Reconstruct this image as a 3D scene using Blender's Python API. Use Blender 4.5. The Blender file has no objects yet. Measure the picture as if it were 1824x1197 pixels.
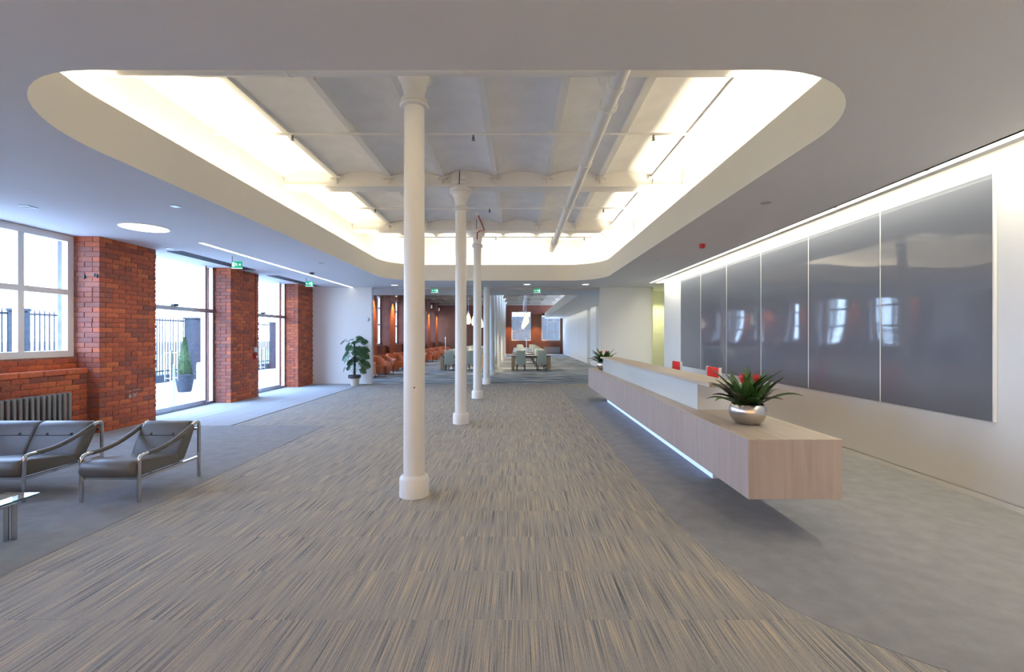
import bpy, bmesh, math, random
from mathutils import Vector, Matrix
from mathutils.geometry import tessellate_polygon

random.seed(7)
sc = bpy.context.scene
COL = sc.collection
PI = math.pi

# ------------------------------------------------------------------ camera
cam_d = bpy.data.cameras.new('camera')
cam_d.sensor_width = 36.0
cam_d.lens = 813.0 / 1824.0 * 36.0
cam_d.shift_x = -10.0 / 1824.0
cam_d.shift_y = 0.5 / 1824.0
cam_d.clip_end = 400
cam = bpy.data.objects.new('camera', cam_d)
cam.location = (0, 0, 1.5)
cam.rotation_euler = (PI / 2, 0, 0)
COL.objects.link(cam)
sc.camera = cam

# ------------------------------------------------------------------ world: pale overcast winter sky
w = bpy.data.worlds.new('overcast_sky')
sc.world = w
w.use_nodes = True
nt = w.node_tree
nt.nodes.clear()
wo = nt.nodes.new('ShaderNodeOutputWorld')
bg = nt.nodes.new('ShaderNodeBackground')
tc = nt.nodes.new('ShaderNodeTexCoord')
sep = nt.nodes.new('ShaderNodeSeparateXYZ')
rp = nt.nodes.new('ShaderNodeValToRGB')
rp.color_ramp.elements[0].position = 0.0
rp.color_ramp.elements[0].color = (0.52, 0.68, 1.0, 1)
rp.color_ramp.elements[1].position = 0.6
rp.color_ramp.elements[1].color = (0.36, 0.55, 1.0, 1)
nt.links.new(tc.outputs['Generated'], sep.inputs[0])
nt.links.new(sep.outputs[2], rp.inputs[0])
nt.links.new(rp.outputs[0], bg.inputs[0])
bg.inputs[1].default_value = 22.0
nt.links.new(bg.outputs[0], wo.inputs[0])

sc.view_settings.view_transform = 'Standard'
sc.view_settings.look = 'None'
sc.view_settings.exposure = 0.0
sc.view_settings.gamma = 1.0
sc.view_settings.use_curve_mapping = False
cy = sc.cycles
cy.max_bounces = 10
cy.diffuse_bounces = 6
cy.glossy_bounces = 4
cy.transmission_bounces = 6
cy.transparent_max_bounces = 16
cy.sample_clamp_indirect = 6.0
cy.caustics_reflective = False
cy.caustics_refractive = False
cy.blur_glossy = 0.5
try:
    cy.use_denoising = True
except Exception:
    pass


def light_area(name, loc, rot, sx, sy, power, color, spread=PI):
    d = bpy.data.lights.new(name, 'AREA')
    d.shape = 'RECTANGLE'
    d.size = sx
    d.size_y = sy
    d.energy = power
    d.color = color
    d.spread = spread
    o = bpy.data.objects.new(name, d)
    o.location = loc
    o.rotation_euler = rot
    COL.objects.link(o)
    return o


def light_spot(name, loc, rot, power, color, angle=70, blend=0.6, radius=0.04):
    d = bpy.data.lights.new(name, 'SPOT')
    d.energy = power
    d.color = color
    d.spot_size = math.radians(angle)
    d.spot_blend = blend
    d.shadow_soft_size = radius
    o = bpy.data.objects.new(name, d)
    o.location = loc
    o.rotation_euler = rot
    COL.objects.link(o)
    return o


WARM = (1.0, 0.86, 0.62)
SOFTW = (1.0, 0.93, 0.78)
# cove strips hidden behind the lip of the ceiling opening, shining up
UP = (PI, 0, 0)
light_area('cove_strip_left', (-3.77, 7.6, 3.14), UP, 0.10, 9.0, 190, WARM)
light_area('cove_strip_right', (2.57, 7.6, 3.14), UP, 0.10, 9.0, 330, WARM)
light_area('cove_strip_far', (-0.58, 12.82, 3.14), UP, 4.6, 0.10, 190, WARM)
light_area('cove_strip_near', (-0.58, 2.42, 3.14), UP, 4.6, 0.10, 90, WARM)
# wall washer in the slot along the right wall
light_area('slot_washer', (4.06, 5.6, 3.17), (0, math.radians(12), 0), 0.12, 15.0, 190, (1.0, 0.93, 0.74))
# daylight portals at the window openings on the left
for (y0, y1) in ((-1.5, 0.6), (1.7, 3.8), (4.9, 7.03), (8.13, 10.25), (11.33, 13.39)):
    p = light_area('daylight_portal', (-7.35, (y0 + y1) / 2, 1.55), (0, -PI / 2, 0), 3.1, y1 - y0, 1, (1, 1, 1))
    p.data.cycles.is_portal = True
# back room: added general fill strips, a washer, spots by the brick piers, lobby light
light_area('backroom_fill_right', (2.6, 27.5, 3.2), UP, 0.12, 20, 10, SOFTW)
light_area('backroom_washer', (3.6, 27.0, 3.02), (0, 0, 0), 0.15, 20, 40, SOFTW)
light_area('backroom_fill_middle', (-2.6, 27.5, 3.1), UP, 0.3, 20, 15, SOFTW)
for i in range(7):
    yy = 17.15 + 3.2 * i
    light_spot('pier_spot_lamp', (-6.12, yy, 3.55), (0, math.radians(13), 0), 1100, (1.0, 0.46, 0.14), 55, 0.7)
for xx in (-0.75, 1.6):
    light_spot('pier_spot_lamp', (xx, 38.3, 3.3), (math.radians(8), 0, 0), 600, (1.0, 0.52, 0.18), 60, 0.7)
for yy in (20.85, 25.95, 31.05):
    for xx in (0.40, -2.25):
        light_spot('pendant_lamp_glow', (xx, yy, 1.93), (0, 0, 0), 150, (1.0, 0.86, 0.68), 165, 0.5, 0.08)
for k in range(7):
    p = light_area('daylight_portal', (-7.35, 18.75 + 3.2 * k - 1.6 * 0, 2.28), (0, -PI / 2, 0), 2.5, 2.1, 1, (1, 1, 1))
    p.data.cycles.is_portal = True
p = light_area('daylight_portal', (1.55, 39.6, 2.4), (-PI / 2, 0, 0), 4.4, 2.5, 1, (1, 1, 1))
p.data.cycles.is_portal = True
light_spot('lobby_lamp', (4.75, 14.9, 2.95), (0, 0, 0), 90, (0.95, 1.0, 0.42), 130, 0.5)
light_spot('downlight_lamp', (-5.29, 6.45, 2.95), (0, 0, 0), 60, (1.0, 0.95, 0.85), 150, 0.6, 0.25)


# ------------------------------------------------------------------ materials
def new_mat(name):
    m = bpy.data.materials.new(name)
    m.use_nodes = True
    n = m.node_tree
    b = n.nodes['Principled BSDF']
    return m, n, b


def mat(name, col, rough=0.6, metal=0.0, var=0.0, vscale=6.0, bump=0.0, bscale=60.0, spec=None, coat=0.0):
    m, n, b = new_mat(name)
    b.inputs['Base Color'].default_value = (*col, 1)
    b.inputs['Roughness'].default_value = rough
    b.inputs['Metallic'].default_value = metal
    if spec is not None:
        b.inputs['Specular IOR Level'].default_value = spec
    if coat:
        b.inputs['Coat Weight'].default_value = coat
    t = n.nodes.new('ShaderNodeTexCoord')
    if var > 0:
        ns = n.nodes.new('ShaderNodeTexNoise')
        ns.inputs['Scale'].default_value = vscale
        ns.inputs['Detail'].default_value = 4
        n.links.new(t.outputs['Object'], ns.inputs['Vector'])
        r = n.nodes.new('ShaderNodeValToRGB')
        r.color_ramp.elements[0].position = 0.3
        r.color_ramp.elements[1].position = 0.7
        r.color_ramp.elements[0].color = (*[c * (1 - var) for c in col], 1)
        r.color_ramp.elements[1].color = (*[min(1, c * (1 + var)) for c in col], 1)
        n.links.new(ns.outputs['Fac'], r.inputs[0])
        n.links.new(r.outputs[0], b.inputs['Base Color'])
    if bump > 0:
        ns = n.nodes.new('ShaderNodeTexNoise')
        ns.inputs['Scale'].default_value = bscale
        ns.inputs['Detail'].default_value = 3
        n.links.new(t.outputs['Object'], ns.inputs['Vector'])
        bp = n.nodes.new('ShaderNodeBump')
        bp.inputs['Strength'].default_value = bump
        bp.inputs['Distance'].default_value = 0.01
        n.links.new(ns.outputs['Fac'], bp.inputs['Height'])
        n.links.new(bp.outputs[0], b.inputs['Normal'])
    return m


def emit(name, col, s):
    m, n, b = new_mat(name)
    b.inputs['Base Color'].default_value = (*col, 1)
    b.inputs['Emission Color'].default_value = (*col, 1)
    b.inputs['Emission Strength'].default_value = s
    return m


def glass_mat(name, tint=(1, 1, 1), refl=1.0):
    m = bpy.data.materials.new(name)
    m.use_nodes = True
    n = m.node_tree
    n.nodes.clear()
    o = n.nodes.new('ShaderNodeOutputMaterial')
    tr = n.nodes.new('ShaderNodeBsdfTransparent')
    tr.inputs[0].default_value = (*tint, 1)
    gl = n.nodes.new('ShaderNodeBsdfGlossy')
    gl.inputs['Roughness'].default_value = 0.01
    gl.inputs[0].default_value = (refl, refl, refl, 1)
    fr = n.nodes.new('ShaderNodeFresnel')
    ge = n.nodes.new('ShaderNodeNewGeometry')
    io = n.nodes.new('ShaderNodeMapRange')      # same reflectance on both faces of a thin sheet
    io.inputs[3].default_value = 1.45
    io.inputs[4].default_value = 1 / 1.45
    n.links.new(ge.outputs['Backfacing'], io.inputs[0])
    n.links.new(io.outputs[0], fr.inputs[0])
    mx = n.nodes.new('ShaderNodeMixShader')
    n.links.new(fr.outputs[0], mx.inputs[0])
    n.links.new(tr.outputs[0], mx.inputs[1])
    n.links.new(gl.outputs[0], mx.inputs[2])
    n.links.new(mx.outputs[0], o.inputs[0])
    return m


def stripe_carpet(name, cols, sx=230.0, sy=2.0, broad=34.0, lo=0.545, hi=0.955):
    """tile carpet with fine streaks along local Y, shifted from tile to tile"""
    m, n, b = new_mat(name)
    L = n.links.new
    t = n.nodes.new('ShaderNodeTexCoord')
    oi = n.nodes.new('ShaderNodeObjectInfo')
    mul = n.nodes.new('ShaderNodeVectorMath'); mul.operation = 'SCALE'
    comb = n.nodes.new('ShaderNodeCombineXYZ')
    L(oi.outputs['Random'], comb.inputs[0]); L(oi.outputs['Random'], comb.inputs[1])
    mul.inputs['Scale'].default_value = 37.0
    L(comb.outputs[0], mul.inputs[0])
    add = n.nodes.new('ShaderNodeVectorMath'); add.operation = 'ADD'
    L(t.outputs['Object'], add.inputs[0]); L(mul.outputs[0], add.inputs[1])

    def streak(ax, ay, det):
        mp = n.nodes.new('ShaderNodeMapping')
        mp.inputs['Scale'].default_value = (ax, ay, 1)
        L(add.outputs[0], mp.inputs[0])
        ns = n.nodes.new('ShaderNodeTexNoise')
        ns.inputs['Scale'].default_value = 1
        ns.inputs['Detail'].default_value = det
        L(mp.outputs[0], ns.inputs['Vector'])
        return ns.outputs['Fac']
    a = streak(sx, sy, 2.0)
    c = streak(broad, sy * 0.4, 1.0)
    d = streak(sx * 3.2, 45.0, 1.0)
    m1 = n.nodes.new('ShaderNodeMath'); m1.operation = 'MULTIPLY_ADD'
    L(c, m1.inputs[0]); m1.inputs[1].default_value = 0.22; L(a, m1.inputs[2])
    m2 = n.nodes.new('ShaderNodeMath'); m2.operation = 'MULTIPLY_ADD'
    L(d, m2.inputs[0]); m2.inputs[1].default_value = 0.30; L(m1.outputs[0], m2.inputs[2])
    r = n.nodes.new('ShaderNodeValToRGB')
    els = r.color_ramp.elements
    els[0].position = 0.0; els[0].color = (*cols[0], 1)
    els[1].position = 1.0; els[1].color = (*cols[-1], 1)
    k = len(cols)
    for i in range(1, k - 1):
        e = els.new(i / (k - 1)); e.color = (*cols[i], 1)
    mr = n.nodes.new('ShaderNodeMapRange')
    mr.inputs[1].default_value = lo; mr.inputs[2].default_value = hi
    L(m2.outputs[0], mr.inputs[0])
    L(mr.outputs[0], r.inputs[0])
    L(r.outputs[0], b.inputs['Base Color'])
    b.inputs['Roughness'].default_value = 0.95
    b.inputs['Specular IOR Level'].default_value = 0.1
    bp = n.nodes.new('ShaderNodeBump'); bp.inputs['Strength'].default_value = 0.35; bp.inputs['Distance'].default_value = 0.004
    L(m2.outputs[0], bp.inputs['Height']); L(bp.outputs[0], b.inputs['Normal'])
    return m


def grain_mat(name, c0, c1, scale, rough=0.45):
    m, n, b = new_mat(name)
    L = n.links.new
    t = n.nodes.new('ShaderNodeTexCoord')
    mp = n.nodes.new('ShaderNodeMapping'); mp.inputs['Scale'].default_value = scale
    L(t.outputs['Object'], mp.inputs[0])
    ns = n.nodes.new('ShaderNodeTexNoise'); ns.inputs['Scale'].default_value = 1; ns.inputs['Detail'].default_value = 5
    ns.inputs['Distortion'].default_value = 0.6
    L(mp.outputs[0], ns.inputs['Vector'])
    r = n.nodes.new('ShaderNodeValToRGB')
    r.color_ramp.elements[0].position = 0.32; r.color_ramp.elements[0].color = (*c0, 1)
    r.color_ramp.elements[1].position = 0.68; r.color_ramp.elements[1].color = (*c1, 1)
    L(ns.outputs['Fac'], r.inputs[0]); L(r.outputs[0], b.inputs['Base Color'])
    b.inputs['Roughness'].default_value = rough
    return m


def brick_piece_mat(name, dull=0.0):
    """one fired brick: its own tone per brick, mottled"""
    m, n, b = new_mat(name)
    L = n.links.new
    oi = n.nodes.new('ShaderNodeObjectInfo')
    ge = n.nodes.new('ShaderNodeNewGeometry')
    ad = n.nodes.new('ShaderNodeMath'); ad.operation = 'ADD'
    L(oi.outputs['Random'], ad.inputs[0]); L(ge.outputs['Random Per Island'], ad.inputs[1])
    fr = n.nodes.new('ShaderNodeMath'); fr.operation = 'FRACT'
    L(ad.outputs[0], fr.inputs[0])
    r = n.nodes.new('ShaderNodeValToRGB')
    els = r.color_ramp.elements
    els[0].position = 0.0; els[0].color = (0.25, 0.082, 0.055, 1)
    els[1].position = 1.0; els[1].color = (0.60, 0.165, 0.06, 1)
    for p, c in ((0.2, (0.36, 0.092, 0.05)), (0.45, (0.44, 0.102, 0.047)), (0.75, (0.50, 0.12, 0.05))):
        e = els.new(p); e.color = (*c, 1)
    L(fr.outputs[0], r.inputs[0])
    t = n.nodes.new('ShaderNodeTexCoord')
    ns = n.nodes.new('ShaderNodeTexNoise'); ns.inputs['Scale'].default_value = 28; ns.inputs['Detail'].default_value = 5
    L(t.outputs['Object'], ns.inputs['Vector'])
    mr = n.nodes.new('ShaderNodeMapRange'); mr.inputs[1].default_value = 0.3; mr.inputs[2].default_value = 0.75
    mr.inputs[3].default_value = 0.72; mr.inputs[4].default_value = 1.15
    L(ns.outputs['Fac'], mr.inputs[0])
    mx = n.nodes.new('ShaderNodeVectorMath'); mx.operation = 'SCALE'
    L(r.outputs[0], mx.inputs[0]); L(mr.outputs[0], mx.inputs['Scale'])
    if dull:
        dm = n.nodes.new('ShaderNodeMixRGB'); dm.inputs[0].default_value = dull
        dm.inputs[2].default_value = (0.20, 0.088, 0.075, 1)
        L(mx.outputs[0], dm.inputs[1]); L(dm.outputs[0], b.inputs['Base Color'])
    else:
        L(mx.outputs[0], b.inputs['Base Color'])
    b.inputs['Roughness'].default_value = 0.75
    bp = n.nodes.new('ShaderNodeBump'); bp.inputs['Strength'].default_value = 0.5; bp.inputs['Distance'].default_value = 0.004
    L(ns.outputs['Fac'], bp.inputs['Height']); L(bp.outputs[0], b.inputs['Normal'])
    return m


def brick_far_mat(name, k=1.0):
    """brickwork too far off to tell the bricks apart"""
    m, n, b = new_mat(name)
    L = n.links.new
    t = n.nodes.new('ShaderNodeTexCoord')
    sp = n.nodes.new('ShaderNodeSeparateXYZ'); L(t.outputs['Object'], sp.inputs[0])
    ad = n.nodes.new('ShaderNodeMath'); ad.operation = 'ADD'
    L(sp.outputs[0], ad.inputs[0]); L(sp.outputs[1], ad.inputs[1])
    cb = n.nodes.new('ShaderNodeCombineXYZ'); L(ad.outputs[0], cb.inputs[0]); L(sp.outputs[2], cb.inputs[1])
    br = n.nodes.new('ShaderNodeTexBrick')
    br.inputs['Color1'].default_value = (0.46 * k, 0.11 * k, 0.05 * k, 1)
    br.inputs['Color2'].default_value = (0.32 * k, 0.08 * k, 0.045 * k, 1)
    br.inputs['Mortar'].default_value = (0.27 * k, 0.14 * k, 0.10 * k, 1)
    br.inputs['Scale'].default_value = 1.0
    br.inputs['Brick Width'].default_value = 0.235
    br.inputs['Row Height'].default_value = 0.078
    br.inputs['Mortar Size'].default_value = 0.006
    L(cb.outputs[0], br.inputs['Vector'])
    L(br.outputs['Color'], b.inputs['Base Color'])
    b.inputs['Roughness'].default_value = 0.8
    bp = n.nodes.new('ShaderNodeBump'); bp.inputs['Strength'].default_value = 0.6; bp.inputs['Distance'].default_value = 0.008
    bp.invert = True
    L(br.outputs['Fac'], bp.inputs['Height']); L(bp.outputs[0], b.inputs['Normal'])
    return m


M = {}
M['ceiling'] = mat('ceiling_paint', (0.73, 0.73, 0.745), 0.7, bump=0.03, bscale=8)
M['wall'] = mat('wall_paint', (0.82, 0.81, 0.78), 0.6, bump=0.03, bscale=10)
M['fascia'] = mat('fascia_paint', (0.78, 0.75, 0.68), 0.6, bump=0.03, bscale=6)
M['vault'] = mat('vault_limewash', (0.80, 0.79, 0.77), 0.75, var=0.05, vscale=3, bump=0.35, bscale=9)
M['vaulthall'] = mat('dimmed_cream_vault_paint', (0.36, 0.31, 0.26), 0.8, var=0.06, vscale=3, bump=0.3, bscale=9)  # darker copy of the vault paint, the hall's dimness put into the colour
M['beamhall'] = mat('dimmed_cream_beam_paint', (0.30, 0.25, 0.195), 0.6, bump=0.1, bscale=30)  # beam paint darkened too, standing in for dimmer hall light
M['iron'] = mat('painted_iron', (0.82, 0.80, 0.75), 0.4, bump=0.08, bscale=25)
M['steelwhite'] = mat('painted_steel', (0.82, 0.80, 0.76), 0.5, bump=0.15, bscale=30)
M['pipe'] = mat('painted_pipe', (0.84, 0.82, 0.78), 0.4)
M['carpet'] = stripe_carpet('striped_carpet', [(0.10, 0.107, 0.125), (0.22, 0.222, 0.232), (0.335, 0.32, 0.30), (0.43, 0.375, 0.30), (0.60, 0.465, 0.31)])
M['matting'] = stripe_carpet('entrance_matting', [(0.32, 0.33, 0.34), (0.38, 0.39, 0.40), (0.42, 0.42, 0.42), (0.47, 0.47, 0.46)], 60, 0.6, 3)
M['backcarpet'] = stripe_carpet('back_carpet', [(0.09, 0.10, 0.105), (0.2, 0.205, 0.2), (0.38, 0.38, 0.36), (0.62, 0.61, 0.57)], 0.9, 5.0, 0.5, 0.58, 0.90)
M['plain'] = mat('plain_grey_carpet', (0.30, 0.297, 0.30), 0.95, var=0.09, vscale=7, bump=0.6, bscale=260, spec=0.1)
M['brick'] = brick_piece_mat('fired_brick')
M['brickdull'] = brick_piece_mat('dull_brick', 0.6)  # duller, darker brick on the pier reveals
M['mortar'] = mat('mortar', (0.25, 0.115, 0.08), 0.9, var=0.3, vscale=14, bump=0.4, bscale=80)
M['brickfar'] = brick_far_mat('brickwork')
M['brickhall'] = brick_far_mat('dimmed_brickwork', 0.42)  # shaded copy of the brickwork, dim hall light put into its tone
M['slate'] = mat('slate_cladding', (0.009, 0.0095, 0.011), 0.7, var=0.3, vscale=1.5)
M['frame'] = mat('window_frame_paint', (0.80, 0.79, 0.76), 0.4)
M['steel'] = mat('brushed_steel', (0.50, 0.51, 0.53), 0.35, 0.9)
M['chrome'] = mat('chrome', (0.62, 0.61, 0.60), 0.12, 1.0)
M['leather'] = mat('grey_leather', (0.105, 0.099, 0.09), 0.42, bump=0.10, bscale=120, spec=0.4)
M['leatherdark'] = mat('dark_seam', (0.05, 0.048, 0.045), 0.6)
M['glass'] = glass_mat('clear_glass', (0.97, 0.99, 0.985))
M['partglass'] = glass_mat('coated_partition_glass', (0.97, 0.99, 0.985), 0.28)
M['tabletop'] = glass_mat('table_glass', (0.80, 0.90, 0.88), 1.0)
M['glassedge'] = mat('glass_edge', (0.03, 0.10, 0.10), 0.15)
M['veneer_v'] = grain_mat('washed_veneer_upright', (0.40, 0.325, 0.285), (0.475, 0.395, 0.352), (17, 17, 1.1))
M['veneer_h'] = grain_mat('washed_veneer_top', (0.50, 0.41, 0.32), (0.60, 0.50, 0.40), (26, 1.2, 26))
M['screen'] = mat('back_painted_glass', (0.74, 0.77, 0.74), 0.12, coat=0.5)
M['white'] = mat('white_lacquer', (0.80, 0.80, 0.78), 0.35)
M['led'] = emit('led_strip', (0.50, 0.66, 1.0), 0.85)
M['tube'] = emit('fluorescent_tube', (1.0, 0.97, 0.86), 6.0)
M['linear'] = emit('linear_diffuser', (1.0, 0.97, 0.92), 4.0)
M['disc'] = emit('lamp_diffuser', (1.0, 0.96, 0.86), 3.0)
M['pendant'] = emit('pendant_glow', (1.0, 0.80, 0.58), 1.25)
M['spotglow'] = emit('spot_glow', (1.0, 0.7, 0.4), 4.0)
M['green'] = emit('exit_green', (0.0, 0.42, 0.22), 0.55)
M['signwhite'] = emit('exit_white', (0.85, 1.0, 0.92), 0.75)
M['grille'] = mat('dark_grille', (0.10, 0.105, 0.12), 0.5)
M['radiator'] = mat('radiator_grey', (0.20, 0.205, 0.205), 0.45)
M['red'] = mat('red_plastic', (0.55, 0.012, 0.012), 0.4)
M['redfabric'] = mat('red_fabric', (0.70, 0.022, 0.02), 0.8, bump=0.2, bscale=300)
M['black'] = mat('black_plastic', (0.015, 0.015, 0.016), 0.45)
M['leaf'] = mat('bromeliad_leaf', (0.035, 0.105, 0.02), 0.4, var=0.35, vscale=9)
M['leafdark'] = mat('bromeliad_leaf_dark', (0.03, 0.035, 0.018), 0.4, var=0.4, vscale=9)
M['flower'] = mat('red_bract', (0.62, 0.035, 0.02), 0.5, var=0.3, vscale=30)
M['monstera'] = mat('monstera_leaf', (0.028, 0.085, 0.03), 0.35, var=0.3, vscale=9)
M['stalk'] = mat('leaf_stalk', (0.09, 0.15, 0.05), 0.6)
M['moss'] = mat('moss_pole', (0.035, 0.03, 0.022), 0.95, var=0.4, vscale=30, bump=0.8, bscale=70)
M['soil'] = mat('soil', (0.03, 0.022, 0.016), 0.95, bump=0.8, bscale=60)
M['potcream'] = mat('cream_pot', (0.62, 0.56, 0.45), 0.5)
M['potdark'] = mat('dark_pot_rim', (0.05, 0.05, 0.055), 0.5)
M['paving'] = mat('outdoor_paving', (0.55, 0.55, 0.54), 0.8, var=0.12, vscale=1.2, bump=0.2, bscale=20)
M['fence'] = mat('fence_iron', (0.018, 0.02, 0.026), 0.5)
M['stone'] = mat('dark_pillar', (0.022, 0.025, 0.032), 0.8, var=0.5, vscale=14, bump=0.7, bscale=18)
M['conifer'] = mat('conifer', (0.03, 0.06, 0.012), 0.8, var=0.4, vscale=20)
M['outer'] = mat('weathered_stone', (0.15, 0.155, 0.18), 0.85, var=0.2, vscale=6)
M['hazewall'] = mat('haze_paled_wall', (0.30, 0.25, 0.25), 0.9, var=0.1, vscale=1)  # outdoor haze put into the boundary wall's colour
M['field'] = mat('field', (0.16, 0.2, 0.09), 0.9, var=0.3, vscale=0.4)
M['orange'] = mat('orange_upholstery', (0.56, 0.135, 0.04), 0.6, var=0.08, vscale=5, bump=0.1, bscale=200)
M['darkwood'] = mat('dark_wood', (0.10, 0.07, 0.05), 0.5)
M['oak'] = grain_mat('pale_oak', (0.36, 0.25, 0.14), (0.46, 0.33, 0.20), (20, 20, 1.5))
M['tabledark'] = mat('grey_table_edge', (0.16, 0.15, 0.14), 0.4)
M['sage'] = mat('sage_leather', (0.42, 0.45, 0.37), 0.5)
M['sageback'] = M['sage']
M['chalk'] = mat('chalk', (0.70, 0.55, 0.50), 0.9)
M['redbar'] = mat('red_conduit', (0.30, 0.02, 0.015), 0.5)


def panel_mat():
    m, n, b = new_mat('grey_glass_panel')
    b.inputs['Base Color'].default_value = (0.155, 0.168, 0.20, 1)
    b.inputs['Roughness'].default_value = 0.035
    b.inputs['Specular IOR Level'].default_value = 0.5
    t = n.nodes.new('ShaderNodeTexCoord')
    ns = n.nodes.new('ShaderNodeTexNoise'); ns.inputs['Scale'].default_value = 0.9; ns.inputs['Detail'].default_value = 0
    n.links.new(t.outputs['Object'], ns.inputs['Vector'])
    bp = n.nodes.new('ShaderNodeBump'); bp.inputs['Strength'].default_value = 0.22; bp.inputs['Distance'].default_value = 0.05
    n.links.new(ns.outputs['Fac'], bp.inputs['Height']); n.links.new(bp.outputs[0], b.inputs['Normal'])
    return m


def fill_blind_mat():  # blinds of the added rear windows, tinted to warm the fill
    m = bpy.data.materials.new('warm_fill_blind_fabric')
    m.use_nodes = True
    n = m.node_tree
    n.nodes.clear()
    o = n.nodes.new('ShaderNodeOutputMaterial')
    a = n.nodes.new('ShaderNodeBsdfTranslucent'); a.inputs[0].default_value = (0.80, 0.54, 0.30, 1)
    b = n.nodes.new('ShaderNodeBsdfDiffuse'); b.inputs[0].default_value = (0.82, 0.76, 0.66, 1)
    x = n.nodes.new('ShaderNodeMixShader'); x.inputs[0].default_value = 0.6
    n.links.new(b.outputs[0], x.inputs[1]); n.links.new(a.outputs[0], x.inputs[2]); n.links.new(x.outputs[0], o.inputs[0])
    return m


M['blind'] = fill_blind_mat()
M['panel'] = panel_mat()


def pot_mat():
    m, n, b = new_mat('brushed_metal_pot')
    b.inputs['Metallic'].default_value = 1.0
    b.inputs['Base Color'].default_value = (0.62, 0.59, 0.56, 1)
    b.inputs['Roughness'].default_value = 0.24
    b.inputs['Anisotropic'].default_value = 0.7
    tg = n.nodes.new('ShaderNodeTangent'); tg.direction_type = 'RADIAL'; tg.axis = 'Z'
    n.links.new(tg.outputs[0], b.inputs['Tangent'])
    return m


M['potmetal'] = pot_mat()


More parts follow.
